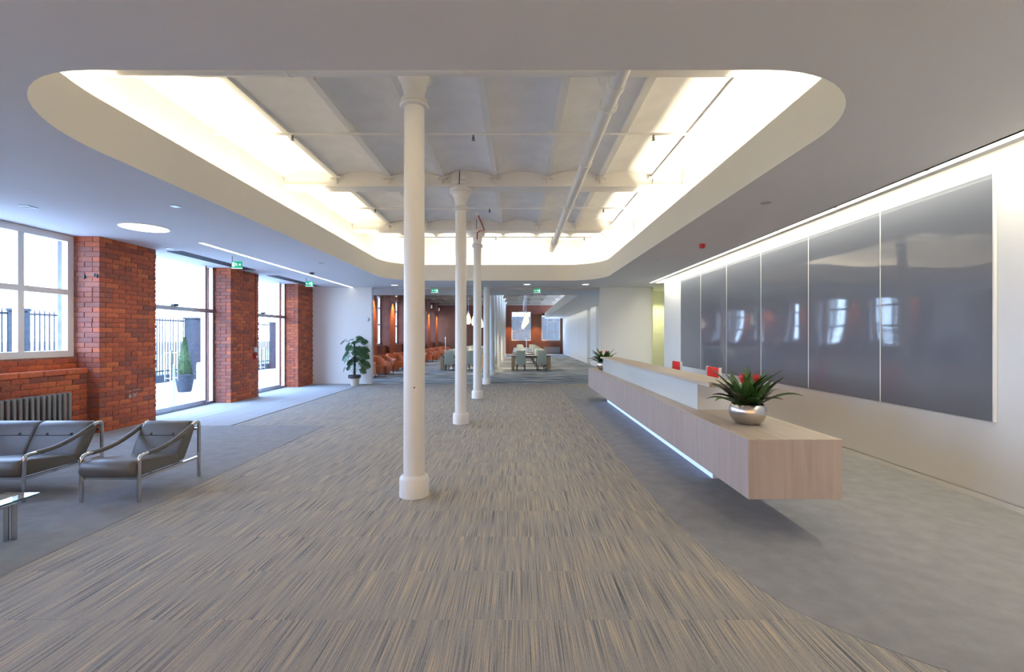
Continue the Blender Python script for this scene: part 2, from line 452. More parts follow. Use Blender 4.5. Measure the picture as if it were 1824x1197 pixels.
# ------------------------------------------------------------------ mesh helpers
class MB:
    def __init__(self):
        self.v = []
        self.f = []

    def add(self, vs, fs):
        o = len(self.v)
        self.v += [tuple(p) for p in vs]
        self.f += [tuple(i + o for i in f) for f in fs]
        return self

    def box(self, x0, x1, y0, y1, z0, z1):
        vs = [(x0, y0, z0), (x1, y0, z0), (x1, y1, z0), (x0, y1, z0), (x0, y0, z1), (x1, y0, z1), (x1, y1, z1), (x0, y1, z1)]
        return self.add(vs, [(0, 3, 2, 1), (4, 5, 6, 7), (0, 1, 5, 4), (1, 2, 6, 5), (2, 3, 7, 6), (3, 0, 4, 7)])

    def rbox(self, x0, x1, y0, y1, z0, z1, b=0.01, seg=2):
        bm = bmesh.new()
        bmesh.ops.create_cube(bm, size=1)
        for v in bm.verts:
            v.co = Vector(((x0 + x1) / 2 + v.co.x * (x1 - x0), (y0 + y1) / 2 + v.co.y * (y1 - y0), (z0 + z1) / 2 + v.co.z * (z1 - z0)))
        bmesh.ops.bevel(bm, geom=list(bm.edges), offset=b, segments=seg, profile=0.5, affect='EDGES', clamp_overlap=True)
        self.from_bm(bm)
        return self

    def from_bm(self, bm):
        bm.verts.index_update()
        self.add([v.co[:] for v in bm.verts], [[v.index for v in f.verts] for f in bm.faces])
        bm.free()

    def lathe(self, prof, n=24, cx=0, cy=0, cz=0, cap=True):
        vs, fs = [], []
        k = len(prof)
        for (r, z) in prof:
            for i in range(n):
                a = 2 * PI * i / n
                vs.append((cx + r * math.cos(a), cy + r * math.sin(a), cz + z))
        for j in range(k - 1):
            for i in range(n):
                a, b2 = j * n + i, j * n + (i + 1) % n
                fs.append((a, b2, b2 + n, a + n))
        if cap:
            fs.append(tuple(reversed(range(n))))
            fs.append(tuple(range((k - 1) * n, k * n)))
        return self.add(vs, fs)

    def tube(self, pts, r, n=10, cap=True):
        pts = [Vector(p) for p in pts]
        rs = r if isinstance(r, (list, tuple)) else [r] * len(pts)
        T = []
        for i in range(len(pts)):
            a = pts[max(0, i - 1)]
            b2 = pts[min(len(pts) - 1, i + 1)]
            T.append((b2 - a).normalized())
        up = Vector((0, 0, 1)) if abs(T[0].z) < 0.9 else Vector((1, 0, 0))
        N = (up - T[0] * up.dot(T[0])).normalized()
        vs, fs = [], []
        for i, p in enumerate(pts):
            N = (N - T[i] * N.dot(T[i])).normalized()
            B = T[i].cross(N)
            for k in range(n):
                a = 2 * PI * k / n
                vs.append(p + (N * math.cos(a) + B * math.sin(a)) * rs[i])
        for i in range(len(pts) - 1):
            for k in range(n):
                a, b2 = i * n + k, i * n + (k + 1) % n
                fs.append((a, b2, b2 + n, a + n))
        if cap:
            fs.append(tuple(reversed(range(n))))
            fs.append(tuple(range((len(pts) - 1) * n, len(pts) * n)))
        return self.add(vs, fs)

    def pad(self, prof, x0, x1, e=0.018, shrink=0.9):
        """profile in (y,z) extruded along x with softened ends"""
        n = len(prof)
        cyy = sum(p[0] for p in prof) / n
        czz = sum(p[1] for p in prof) / n
        vs, fs = [], []
        for (x, s) in ((x0, shrink), (x0 + e * 0.35, (1 + shrink) / 2 + 0.02), (x0 + e, 1), (x1 - e, 1), (x1 - e * 0.35, (1 + shrink) / 2 + 0.02), (x1, shrink)):
            for (y, z) in prof:
                vs.append((x, cyy + (y - cyy) * s, czz + (z - czz) * s))
        for j in range(5):
            for i in range(n):
                a, b2 = j * n + i, j * n + (i + 1) % n
                fs.append((a, b2, b2 + n, a + n))
        fs.append(tuple(reversed(range(n))))
        fs.append(tuple(range(5 * n, 6 * n)))
        return self.add(vs, fs)

    def mesh(self, name, m, smooth=False):
        me = bpy.data.meshes.new(name)
        me.from_pydata(self.v, [], self.f)
        bm = bmesh.new(); bm.from_mesh(me)
        bmesh.ops.recalc_face_normals(bm, faces=bm.faces)
        bm.to_mesh(me); bm.free()
        if m is not None:
            me.materials.append(m)
        if smooth:
            for p in me.polygons:
                p.use_smooth = True
            me.set_sharp_from_angle(angle=math.radians(38))
        return me

    def build(self, name, m, parent=None, smooth=False, loc=None, label=None, kind=None):
        o = bpy.data.objects.new(name, self.mesh(name, m, smooth))
        COL.objects.link(o)
        if parent is not None:
            o.parent = parent
        if loc is not None:
            o.location = loc
        if label:
            o['label'] = label
        if kind:
            o['kind'] = kind
        return o


def thing(name, label, cat, loc=(0, 0, 0), rz=0.0, group=None):
    o = bpy.data.objects.new(name, None)
    o.empty_display_size = 0.1
    COL.objects.link(o)
    o.location = loc
    o.rotation_euler = (0, 0, rz)
    o['label'] = label
    o['category'] = cat
    if group:
        o['group'] = group
    return o


def tag(o, label, cat, group=None):
    o['label'] = label
    o['category'] = cat
    if group:
        o['group'] = group
    return o


def struct(name, mb, m, label=None, smooth=False, parent=None):
    o = mb.build(name, m, parent, smooth)
    if parent is None:
        o['kind'] = 'structure'
    if label:
        o['label'] = label
    return o


KIDS = {}


def dup(root, loc, rz=None, label=None, group=None):
    r = root.copy()
    COL.objects.link(r)
    r.location = loc
    if rz is not None:
        r.rotation_euler = (0, 0, rz)
    if label:
        r['label'] = label
    if group:
        r['group'] = group
    if root.name not in KIDS:
        KIDS[root.name] = [(c, list(c.children)) for c in root.children]
    for c, subs in KIDS[root.name]:
        d = c.copy(); COL.objects.link(d); d.parent = r
        for s in subs:
            e = s.copy(); COL.objects.link(e); e.parent = d
    return r


ZC = 3.04      # suspended ceiling
ZF = 3.48      # top of the opening's fascia
XL, XR = -3.53, 2.335


def rim(x0, x1, y0, y1, ca, cb, n=14, ex=2.2, cr=None):
    cr = cr or ca
    """rounded rectangle, counter-clockwise; ca = corner extents (x,y) near end, cb = far end"""
    pts = []

    def corner(cx, cy2, ax, ay, q):
        for i in range(n + 1):
            a = PI / 2 * i / n + q * PI / 2
            c, s = math.cos(a), math.sin(a)
            pts.append((cx + ax * math.copysign(abs(c) ** (2 / ex), c), cy2 + ay * math.copysign(abs(s) ** (2 / ex), s)))
    corner(x1 - cb[0], y1 - cb[1], cb[0], cb[1], 0)
    corner(x0 + cb[0], y1 - cb[1], cb[0], cb[1], 1)
    corner(x0 + ca[0], y0 + ca[1], ca[0], ca[1], 2)
    corner(x1 - cr[0], y0 + cr[1], cr[0], cr[1], 3)
    return pts


RIM = rim(XL, XR, 2.64, 12.62, (1.0, 1.18), (1.0, 1.1), ex=2.05, cr=(0.90, 0.92))
# the left edge drifts outward a little with depth, as measured
RIM = [(x - (0.05 * (y - 7) / 4 if x < -2.5 else 0), y) for (x, y) in RIM]
BULK = rim(XL - 0.45, XR + 0.45, 2.2, 12.98, (1.2, 1.3), (1.1, 1.2))


def poly_hole(outer, inner, z):
    loops = [[Vector((x, y, 0)) for x, y in outer], [Vector((x, y, 0)) for x, y in inner]]
    tris = tessellate_polygon(loops)
    vs = [(x, y, z) for x, y in outer + inner]
    return vs, [tuple(t) for t in tris]


# ================================================================== STRUCTURE
# ---- floor: base slab and its coverings
flo = struct('floor', MB().box(-7.4, 4.4, -3.3, 14.4, -0.12, -0.002), M['carpet'], 'carpeted reception floor')
tile = MB().box(0, 0.4985, 0, 0.4985, -0.004, 0.004).mesh('carpet_tile', M['carpet'])
ntile = 0
for j in range(0, 25):
    y = 1.91 + 0.5 * j
    for i in range(-10, 3):
        x = 0.42 + 0.5 * i
        if y < 7.3 and x < -3.6:
            continue
        if x < -4.9:
            continue
        o = bpy.data.objects.new('carpet_tile', tile)
        COL.objects.link(o)
        o.parent = flo
        o.location = (x, y, 0)
        ntile += 1
tb = MB()
for j in range(-9, 4):
    for i in range(-15, 9):
        x, y = 0.42 + 0.5 * i, 1.41 - 0.5 * (3 - j)
        tb.box(x, x + 0.4985, y, y + 0.4985, -0.004, 0.004)
tb.build('carpet_tile_field', M['carpet'], flo, kind='stuff')


def slab(pts, z0, z1):
    n = len(pts)
    vs = [(x, y, z0) for x, y in pts] + [(x, y, z1) for x, y in pts]
    fs = [tuple(reversed(range(n))), tuple(range(n, 2 * n))]
    for i in range(n):
        fs.append((i, (i + 1) % n, n + (i + 1) % n, n + i))
    return MB().add(vs, fs)


edge = [(1.22, 12.98), (1.245, 9.7), (1.255, 7.5), (1.26, 5.3), (1.265, 4.3), (1.28, 3.75), (1.335, 3.12), (1.40, 2.80), (1.49, 2.535),
        (1.60, 2.36), (1.737, 2.21), (1.88, 2.07), (2.1, 1.92), (2.5, 1.7), (3.2, 1.45), (4.3, 1.25)]
slab(edge + [(4.3, 12.98)], -0.003, 0.0075).build('plain_carpet', M['plain'], flo, label='plain grey carpet with a curved edge around the reception desk')
slab([(-6.9, -1.5), (-3.22, -1.5), (-3.22, 7.62), (-6.9, 7.62)], -0.003, 0.0075).build('plain_carpet', M['plain'], flo, label='plain grey carpet square under the lounge seats')
mt = MB()
xs = [-6.9, -6.3, -5.75, -5.25, -4.80]
for k in range(4):
    slab([(xs[k] + 0.002, 7.62), (xs[k + 1] - 0.002, 7.62), (xs[k + 1] - 0.002, 14.38), (xs[k] + 0.002, 14.38)], -0.003, 0.007).build('matting_strip', M['matting'], flo, label='pale entrance matting strip beside the glass doors')

# ---- ceiling
vs, fs = poly_hole([(-7.3, -3.2), (3.80, -3.2), (3.80, 14.42), (-7.3, 14.42)], RIM, ZC)
ce = MB().add(vs, fs)
vs2, fs2 = poly_hole([(-7.3, -3.2), (3.80, -3.2), (3.80, 14.42), (-7.3, 14.42)], RIM, ZC + 0.06)
ce.add(vs2, fs2)
ceil = struct('ceiling', ce, M['ceiling'], 'suspended white ceiling with a large rounded opening')


def band(pts, z0, z1, thick=0.0):
    n = len(pts)
    vs = [(x, y, z0) for x, y in pts] + [(x, y, z1) for x, y in pts]
    return MB().add(vs, [(i, (i + 1) % n, n + (i + 1) % n, n + i) for i in range(n)])


def ring_wall(pts, z0, z1, t):
    """vertical wall along a closed path, thickened outward"""
    n = len(pts)
    out = []
    for i in range(n):
        a = Vector(pts[i - 1]); b2 = Vector(pts[(i + 1) % n])
        d = (b2 - a)
        if d.length < 1e-6:
            d = Vector((1, 0))
        d.normalize()
        nn = Vector((d.y, -d.x))
        out.append((pts[i][0] + nn.x * t, pts[i][1] + nn.y * t))
    vs = [(x, y, z0) for x, y in pts] + [(x, y, z1) for x, y in pts] + [(x, y, z0 + 0.03) for x, y in out] + [(x, y, z1) for x, y in out]
    fs = []
    for i in range(n):
        j = (i + 1) % n
        fs += [(i, j, n + j, n + i), (2 * n + i, 3 * n + i, 3 * n + j, 2 * n + j), (n + i, n + j, 3 * n + j, 3 * n + i), (i, 2 * n + i, 2 * n + j, j)]
    return MB().add(vs, fs)


def clean(pts):
    out = []
    for p in pts:
        if not out or (abs(p[0] - out[-1][0]) + abs(p[1] - out[-1][1])) > 1e-4:
            out.append(p)
    return out


ring_wall(clean(RIM), ZC, ZF, 0.05).build('fascia', M['fascia'], ceil, smooth=True, label='cream fascia round the ceiling opening')
ring_wall(clean(BULK), ZC + 0.06, 4.75, 0.05).build('bulkhead', M['vault'], ceil, smooth=True)

# ---- brick jack arches between joists, all white, above the opening and over the back room
JX = [-3.98] + [-3.07 + 0.895 * k for k in range(7)] + [3.2]


def vault(x0, x1, y0, y1, name='vault', parent=None):
    mb = MB()
    n = 10
    vs = []
    for y in (y0, y1):
        for i in range(n + 1):
            t = i / n
            vs.append((x0 + (x1 - x0) * t, y, 4.212 + 0.09 * math.sin(PI * t)))
    for y in (y0, y1):
        vs += [(x0, y, 4.6), (x1, y, 4.6)]
    fs = [(i, i + 1, n + 2 + i, n + 1 + i) for i in range(n)]
    fs.append((2 * n + 2, 2 * n + 3, 2 * n + 5, 2 * n + 4))
    mb.add(vs, fs)
    return mb


vroot = struct('ceiling_vault', MB().box(-4.1, 3.3, 2.1, 13.1, 4.62, 4.72), M['vault'], 'limewashed brick vaults between steel joists above the ceiling opening')
for k in range(len(JX) - 1):
    vault(JX[k], JX[k + 1], 2.1, 13.1).build('jack_arch', M['vault'], vroot, smooth=True)
for x in JX[1:-1]:
    MB().box(x - 0.042, x + 0.042, 2.1, 13.1, 4.192, 4.40).build('joist', M['steelwhite'], vroot)
CY = [4.31, 7.85, 11.05, 14.30]
CX = -0.975
for bi, y in enumerate(CY[:3]):
    b = MB()
    b.box(-3.95, 2.78, y - 0.15, y + 0.15, 4.03, 4.065)
    b.box(-3.95, 2.78, y - 0.10, y + 0.10, 4.065, 4.30)
    bo = struct('beam', b, M['steelwhite'], ['nearest white beam crossing the ceiling opening', 'second white beam crossing the ceiling opening', 'far white beam crossing the ceiling opening'][bi])
    for x in JX[1:-1]:
        q = MB()
        q.box(x - 0.09, x + 0.09, y - 0.20, y - 0.10, 4.16, 4.18)
        q.add([(x - 0.012, y - 0.19, 4.16), (x + 0.012, y - 0.19, 4.16), (x + 0.012, y - 0.10, 4.06), (x - 0.012, y - 0.10, 4.06), (x - 0.012, y - 0.10, 4.16), (x + 0.012, y - 0.10, 4.16)],
              [(0, 1, 2, 3), (0, 4, 5, 1), (0, 3, 4), (1, 5, 2), (3, 2, 5, 4)])
        q.build('joist_bracket', M['steelwhite'], bo)

# ---- outer walls
PX = -6.44
PIERS = [-2.6, 0.6, 3.8, 7.03, 10.25, 13.39]
# right wall, end walls, wall behind
wr = struct('wall_right', MB().box(4.24, 4.40, -3.2, 13.2, 0.068, 3.3), M['wall'], 'white wall behind the reception desk')
struct('baseboard_right', MB().box(4.238, 4.30, -3.2, 13.2, 0, 0.054).box(4.262, 4.39, -3.2, 13.2, 0.05, 0.07), M['wall'])
slot = MB().box(3.80, 4.4, -3.2, 13.2, 3.20, 3.26).box(3.765, 3.80, -3.2, 13.2, 3.04, 3.24)
struct('trim_1', slot, M['wall'])
struct('trim_2', MB().box(3.87, 3.955, -3.2, 13.2, 3.035, 3.06), M['wall'])
wb = MB().box(-6.95, -4.59, 14.36, 14.52, 0, 3.04)
wbl = struct('wall_back_left', wb, M['wall'], 'white end wall behind the potted plant')
struct('baseboard_back', MB().box(-6.5, -4.6, 14.345, 14.36, 0, 0.07), M['wall'])
struct('wall_back_right', MB().box(2.59, 4.2, 14.36, 14.52, 0, 3.04), M['wall'], 'white end wall right of the glass partition')
struct('wall_lobby', MB().box(4.2, 6.6, 15.6, 15.7, 0, 3.04).box(6.5, 6.6, 13.1, 15.7, 0, 3.04).box(4.4, 6.6, 13.1, 13.2, 0, 3.04), M['wall'])
struct('floor_lobby', MB().box(4.2, 6.6, 12.9, 15.7, -0.1, 0.0), M['plain'])
struct('ceiling_lobby', MB().box(3.80, 6.6, 13.2, 15.7, 3.04, 3.12), M['ceiling'])
struct('wall_front', MB().box(-7.4, -5.6, -3.35, -3.2, 0, 3.3).box(-1.4, -0.6, -3.35, -3.2, 0, 3.3).box(3.4, 4.4, -3.35, -3.2, 0, 3.3).box(-5.6, -1.4, -3.35, -3.2, 0, 0.25).box(-0.6, 3.4, -3.35, -3.2, 0, 0.25).box(-5.6, -1.4, -3.35, -3.2, 2.95, 3.3).box(-0.6, 3.4, -3.35, -3.2, 2.95, 3.3), M['wall'], 'white wall behind the viewer with two wide windows added for warm fill light')
for (x0, x1) in ((-5.6, -1.4), (-0.6, 3.4)):  # unseen windows added behind the viewer to bring in warm fill daylight
    fr_ = struct('window_%d' % (20 if x0 < -2 else 21), MB().box(x0, x1, -3.31, -3.24, 0.25, 0.32).box(x0, x1, -3.31, -3.24, 2.88, 2.95).box(x0, x0 + 0.07, -3.31, -3.24, 0.32, 2.88).box(x1 - 0.07, x1, -3.31, -3.24, 0.32, 2.88), M['frame'])
    for q in range(4):
        xa = x0 + 0.07 + (x1 - x0 - 0.14) / 4 * q
        MB().box(xa, xa + (x1 - x0 - 0.14) / 4 - 0.03, -3.28, -3.276, 0.32, 2.88).build('pane', M['glass'], fr_)
    MB().box(x0 + 0.02, x1 - 0.02, -3.225, -3.223, 0.3, 2.9).build('fill_blind', M['blind'], fr_)

# brick pieces: chamfered boxes shared between all bricks


def brick_mesh(l, d, h, seed):
    rnd = random.Random(seed)
    bm = bmesh.new()
    bmesh.ops.create_cube(bm, size=1)
    for v in bm.verts:
        v.co = Vector((v.co.x * l, v.co.y * d, v.co.z * h))
        v.co += Vector((rnd.uniform(-.003, .003), rnd.uniform(-.003, .003), rnd.uniform(-.002, .002)))
    bmesh.ops.bevel(bm, geom=list(bm.edges), offset=0.004, segments=1, affect='EDGES')
    mb = MB(); mb.from_bm(bm)
    return mb


STR = [brick_mesh(0.2285, 0.10, 0.0715, s) for s in range(5)]
HDR = [brick_mesh(0.1115, 0.10, 0.0715, 50 + s) for s in range(4)]
STRM = [b.mesh('brick_stretcher', M['brick']) for b in STR]
HDRM = [b.mesh('brick_header', M['brick']) for b in HDR]
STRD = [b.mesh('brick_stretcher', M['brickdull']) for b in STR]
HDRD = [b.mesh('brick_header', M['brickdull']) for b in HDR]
CH = 0.0779


class Wall:
    """lays bricks as objects under a parent (up to cap), the rest joined"""

    def __init__(self, parent, cap=298):
        self.p, self.cap, self.n, self.rest, self.reveal = parent, cap, 0, MB(), True

    def brick(self, mid, axis, kind, z, length=None, face=0.0):
        """mid: centre (x,y) of the brick; axis 'y' or 'x' for its long side"""
        full = 0.2285 if kind == 's' else 0.110
        sx = (length / full) if length else 1.0
        rz = (PI / 2 if axis == 'y' else 0) + random.uniform(-.012, .012)
        loc = Vector((mid[0], mid[1], z))
        src = random.randrange(len(STRM if kind == 's' else HDRM))
        if self.n < self.cap:
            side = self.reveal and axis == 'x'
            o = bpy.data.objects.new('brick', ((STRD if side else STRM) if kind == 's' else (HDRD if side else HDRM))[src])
            COL.objects.link(o)
            o.parent = self.p
            o.location = loc
            o.rotation_euler = (random.uniform(-.01, .01), random.uniform(-.008, .008), rz)
            o.scale = (sx, 1, 1)
            self.n += 1
        else:
            mm = Matrix.Translation(loc) @ Matrix.Rotation(rz, 4, 'Z') @ Matrix.Diagonal((sx, 1, 1, 1))
            s = (STR if kind == 's' else HDR)[src]
            self.rest.add([mm @ Vector(v) for v in s.v], s.f)

    def done(self):
        if self.rest.v:
            self.rest.build('brickwork', M['brick'], self.p, kind='stuff')


def lay_run(wl, fixed, a0, a1, axis, sign, z, start, zi):
    """one course from a0 towards a1 (a0 the corner). fixed = coordinate of the face; sign = inward direction of depth"""
    d = 1 if a1 > a0 else -1
    pos = a0
    first = True
    while abs(a1 - pos) > 0.03:
        rem = abs(a1 - pos)
        if first and start == 'h':
            L, kind = 0.110, 'h'
        else:
            L, kind = 0.2285, 's'
            if (zi % 6 == 3):
                L, kind = 0.110, 'h'
        if L > rem:
            L = rem
            if L < 0.14:
                kind = 'h'
        c = pos + d * L / 2
        dep = fixed + sign * (0.05 + random.uniform(-.004, .004))
        wl.brick((dep, c) if axis == 'y' else (c, dep), axis, kind, z, max(0.03, L))
        pos += d * (L + 0.0075)
        first = False


def pier(i, y0, label, as_parts, far=False):
    y1 = y0 + (1.10 if y0 < 13 else 0.97)
    core = MB().box(-6.96, PX - 0.009, y0 + 0.009, y1 - 0.009, 0, 3.06)
    o = struct('brick_pier', core, M['mortar'], label)
    MB().box(-7.09, -6.96, y0 + 0.002, y1 - 0.002, -0.1, 3.06).build('outer_leaf', M['outer'], o)
    wl = Wall(o, 299 if as_parts else 0)
    n = int(3.04 / CH)
    cs = list(range(n))
    for k in cs:
        z = CH / 2 + k * CH
        if k % 2 == 0:
            lay_run(wl, PX, y0, y1, 'y', -1, z, 's', k)
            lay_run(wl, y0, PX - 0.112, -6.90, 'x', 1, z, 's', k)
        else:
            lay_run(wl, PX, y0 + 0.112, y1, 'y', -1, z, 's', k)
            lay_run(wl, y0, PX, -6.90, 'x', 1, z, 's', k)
    # far reveal, seen only in reflections
    for k in cs:
        z = CH / 2 + k * CH
        s = STR[k % 5]
        for q in range(2):
            mm = Matrix.Translation((PX - 0.24 - 0.235 * q - (0.11 if k % 2 else 0), y1 - 0.05, z))
            wl.rest.add([mm @ Vector(v) for v in s.v], s.f)
    wl.done()
    return o


pier1 = pier(3, 7.03, 'red brick pier between the white framed window and the first glass door', True)
pier2 = pier(4, 10.25, 'red brick pier between the two glass doors, with a red call point', True)
pier3 = pier(5, 13.39, 'red brick pier next to the white end wall', False)
for y0 in (-2.6, 0.6, 3.8):
    struct('brick_pier', MB().box(-7.09, PX, y0, y0 + 1.1, 0, 3.06), M['brickfar'])

# spandrel below the window, with a set-back sill course
sp = struct('wall_left', MB().box(-7.09, -6.628, 4.9, 7.03, 0, 0.93).box(-7.09, -6.793, 4.9, 7.03, 0.9, 1.19), M['mortar'], 'low brick wall under the white framed window')
wl = Wall(sp)
for k in range(12):
    z = CH / 2 + k * CH
    lay_run(wl, -6.62, 7.02, 4.92, 'y', -1, z, 'h' if k % 2 else 's', k if k % 6 != 3 else k + 1)
for k in range(2):
    lay_run(wl, -6.785, 7.02, 4.92, 'y', -1, 1.05 + k * CH, 'h' if k % 2 else 's', 1)
pos = 7.02
while pos > 4.95:
    o = MB().rbox(-0.12, 0.12, -0.16, 0.16, -0.04, 0.04, 0.008, 1).build('coping_brick', M['brick'], sp, loc=(-6.725, pos - 0.162, 0.974))
    pos -= 0.326
wl.done()
for (y0, y1) in ((-1.5, 0.6), (1.7, 3.8)):
    struct('wall_left', MB().box(-7.09, -6.62, y0, y1, 0, 1.19), M['brickfar'])


# iron stubs and chalk marks on the first pier
for (x, z, r, h) in ((-6.675, 2.42, 0.022, 0.05), (-6.51, 2.445, 0.018, 0.03), (-6.475, 2.43, 0.016, 0.045)):
    o = MB().lathe([(r, 0), (r * 0.9, 0.012), (r * 0.3, 0.016)], 10).build('iron_stub', M['black'], pier1, True, loc=(x, 7.028, z))
    o.rotation_euler = (PI / 2, 0, 0)
    o.scale = (1, h / r / 2 + 0.6, 1)
fc = bpy.data.curves.new('chalk_writing', 'FONT')
fc.body = '6:30'
fc.size = 0.10
fc.shear = 0.2
fc.extrude = 0.0008
fc.materials.append(M['chalk'])
ft = bpy.data.objects.new('chalk_writing', fc)
COL.objects.link(ft)
ft.parent = pier1
ft.location = (PX + 0.004, 7.55, 0.475)
ft.rotation_euler = (PI / 2, math.radians(-3), PI / 2)
MB().box(-0.001, 0.001, 0, 0.16, 0, 0.006).box(-0.001, 0.001, -0.06, -0.01, -0.02, -0.012).build('chalk_stroke', M['chalk'], pier1, loc=(PX + 0.004, 7.62, 0.60))

# ---- windows with white frames
def window(n, y0, y1, x, z0, z1, ny, zt, label, fr=0.095, mull=0.08):
    g = MB()
    g.box(x - 0.05, x + 0.04, y0, y0 + fr, z0, z1).box(x - 0.05, x + 0.04, y1 - fr, y1, z0, z1)
    g.box(x - 0.05, x + 0.04, y0 + fr, y1 - fr, z0, z0 + fr).box(x - 0.05, x + 0.04, y0 + fr, y1 - fr, z1 - fr, z1)
    w_ = struct('window_%d' % n, g, M['frame'], label)
    ys = [y0 + fr + (y1 - y0 - 2 * fr) * i / ny for i in range(ny + 1)]
    for y in ys[1:-1]:
        MB().box(x - 0.045, x + 0.035, y - mull / 2, y + mull / 2, z0 + fr, z1 - fr).build('mullion', M['frame'], w_)
    zs = [z0 + fr] + list(zt) + [z1 - fr]
    for z in zt:
        for i in range(ny):
            MB().box(x - 0.045, x + 0.035, ys[i] + (mull / 2 if i else 0), ys[i + 1] - (mull / 2 if i < ny - 1 else 0), z - mull / 2, z + mull / 2).build('transom', M['frame'], w_)
    for i in range(ny):
        for j in range(len(zs) - 1):
            MB().box(x - 0.008, x - 0.004, ys[i] + 0.02, ys[i + 1] - 0.02, zs[j] + 0.02, zs[j + 1] - 0.02).build('pane', M['glass'], w_)
    return w_


window(1, 4.90, 7.03, -6.875, 1.19, 3.035, 3, (2.17,), 'white framed window with two rows of panes above the radiator')
window(2, 1.70, 3.80, -6.875, 1.19, 3.035, 3, (2.08,), 'white framed window further along the brick wall')
window(3, -1.50, 0.60, -6.875, 1.19, 3.035, 3, (2.08,), 'white framed window nearest the rear of the room')


# ---- glass entrance doors
def entrance(n, y0, y1, ym, yj, label):
    x = -6.86
    d = struct('door_%d' % n, MB().box(x - 0.05, x + 0.05, y0, y1, 2.02, 2.10), M['steel'], label)
    MB().box(x - 0.05, x + 0.05, ym - 0.03, ym + 0.03, 0, 2.02).build('door_post', M['steel'], d)
    MB().box(x - 0.05, x + 0.05, ym - 0.03, ym + 0.03, 2.10, 3.04).build('door_post', M['steel'], d)
    MB().box(x - 0.04, x + 0.04, y1 - 0.04, y1, 0, 3.04).build('door_jamb', M['steel'], d)
    MB().box(x - 0.04, x + 0.04, y0, y0 + 0.04, 0, 3.04).build('door_jamb', M['steel'], d)
    for (a, b2) in ((y0 + 0.05, yj - 0.006), (yj + 0.006, ym - 0.04)):
        leaf = MB().box(x - 0.006, x + 0.006, a, b2, 0.10, 2.01).build('door_leaf', M['glass'], d)
        MB().box(x - 0.025, x + 0.025, a, b2, 0.012, 0.11).build('bottom_rail', M['steel'], leaf)
        yh = yj - 0.09 if b2 < yj else yj + 0.09
        for s in (-1, 1):
            MB().tube([(x + s * 0.008, yh, 1.17), (x + s * 0.06, yh, 1.17)], 0.008, 8).tube([(x + s * 0.008, yh, 0.67), (x + s * 0.06, yh, 0.67)], 0.008, 8).tube([(x + s * 0.06, yh, 0.62), (x + s * 0.06, yh, 1.22)], 0.013, 10).build('pull_handle', M['chrome'], leaf, True)
    MB().box(x - 0.006, x + 0.006, ym + 0.03, y1 - 0.04, 0.06, 2.01).build('side_light', M['glass'], d)
    MB().box(x - 0.03, x + 0.03, ym + 0.03, y1 - 0.04, 0, 0.06).build('bottom_rail', M['steel'], d)
    MB().box(x - 0.006, x + 0.006, y0 + 0.04, ym - 0.03, 2.10, 3.04).build('fan_light', M['glass'], d)
    MB().box(x - 0.006, x + 0.006, ym + 0.03, y1 - 0.04, 2.10, 3.04).build('fan_light', M['glass'], d)
    MB().rbox(x + 0.02, x + 0.10, yj - 0.06, yj + 0.06, 2.10, 2.145, 0.008).build('door_sensor', M['black'], d)
    return d


entrance(1, 8.13, 10.25, 9.98, 9.05, 'first glazed entrance with double glass doors and steel transom')
entrance(2, 11.35, 13.39, 13.08, 12.2, 'second glazed entrance further along, beside the end pier')

# ---- outside
struct('ground_outside', MB().box(-60, -7.2, -30, 70, -0.3, -0.05), M['paving'], 'pale paving outside the doors')
struct('ground_outside', MB().box(-140, -13.2, -60, 130, -0.2, -0.02), M['field'], 'rough grass beyond the iron fence')
# wall above, outside
fe = thing('iron_fence', 'dark iron railing fence with spiked tips outside the windows', 'fence', (-12, 9, 0))
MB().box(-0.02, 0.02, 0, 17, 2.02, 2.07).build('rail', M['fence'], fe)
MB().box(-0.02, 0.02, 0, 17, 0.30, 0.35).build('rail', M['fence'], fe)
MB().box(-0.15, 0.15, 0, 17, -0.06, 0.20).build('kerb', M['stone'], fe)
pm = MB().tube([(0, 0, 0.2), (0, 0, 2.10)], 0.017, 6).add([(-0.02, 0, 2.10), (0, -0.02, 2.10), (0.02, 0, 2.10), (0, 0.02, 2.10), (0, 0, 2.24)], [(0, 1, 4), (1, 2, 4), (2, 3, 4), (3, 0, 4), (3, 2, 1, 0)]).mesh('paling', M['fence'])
for k in range(141):
    o = bpy.data.objects.new('paling', pm); COL.objects.link(o); o.parent = fe; o.location = (0, 0.06 + 0.12 * k, 0)
for (yy, ww, zz, lab) in ((10.75, 0.25, 2.14, 'dark stone gate pillar seen through the white framed window'), (16.6, 0.44, 2.16, 'broad dark gate pillar seen through the first glass door'), (21.9, 0.22, 2.16, 'slim dark gate pillar seen through the second glass door')):
    t = thing('gate_pillar', lab, 'pillar', (-11.75, yy, -0.05))
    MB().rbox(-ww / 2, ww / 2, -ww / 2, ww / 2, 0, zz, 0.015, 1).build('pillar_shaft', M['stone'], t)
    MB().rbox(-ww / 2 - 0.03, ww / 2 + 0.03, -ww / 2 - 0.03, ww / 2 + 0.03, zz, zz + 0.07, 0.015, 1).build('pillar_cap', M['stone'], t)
for (yy, lab) in ((10.25, 'white bollard outside, behind the pull handles of the first glass door'), (11.1, 'white bollard outside, close to the steel post of the first glass door')):
    t = thing('bollard', lab, 'bollard', (-7.75, yy, -0.05))
    MB().lathe([(0.05, 0), (0.05, 0.86), (0.042, 0.90), (0.02, 0.915)], 14).build('bollard_post', M['white'], t, True)
    MB().lathe([(0.085, 0), (0.085, 0.015), (0.05, 0.02)], 14).build('base_plate', M['steel'], t, True)
t = thing('potted_conifer', 'clipped green conifer in a dark grey tub outside the first glass door', 'plant', (-9.3, 12.75, -0.05))
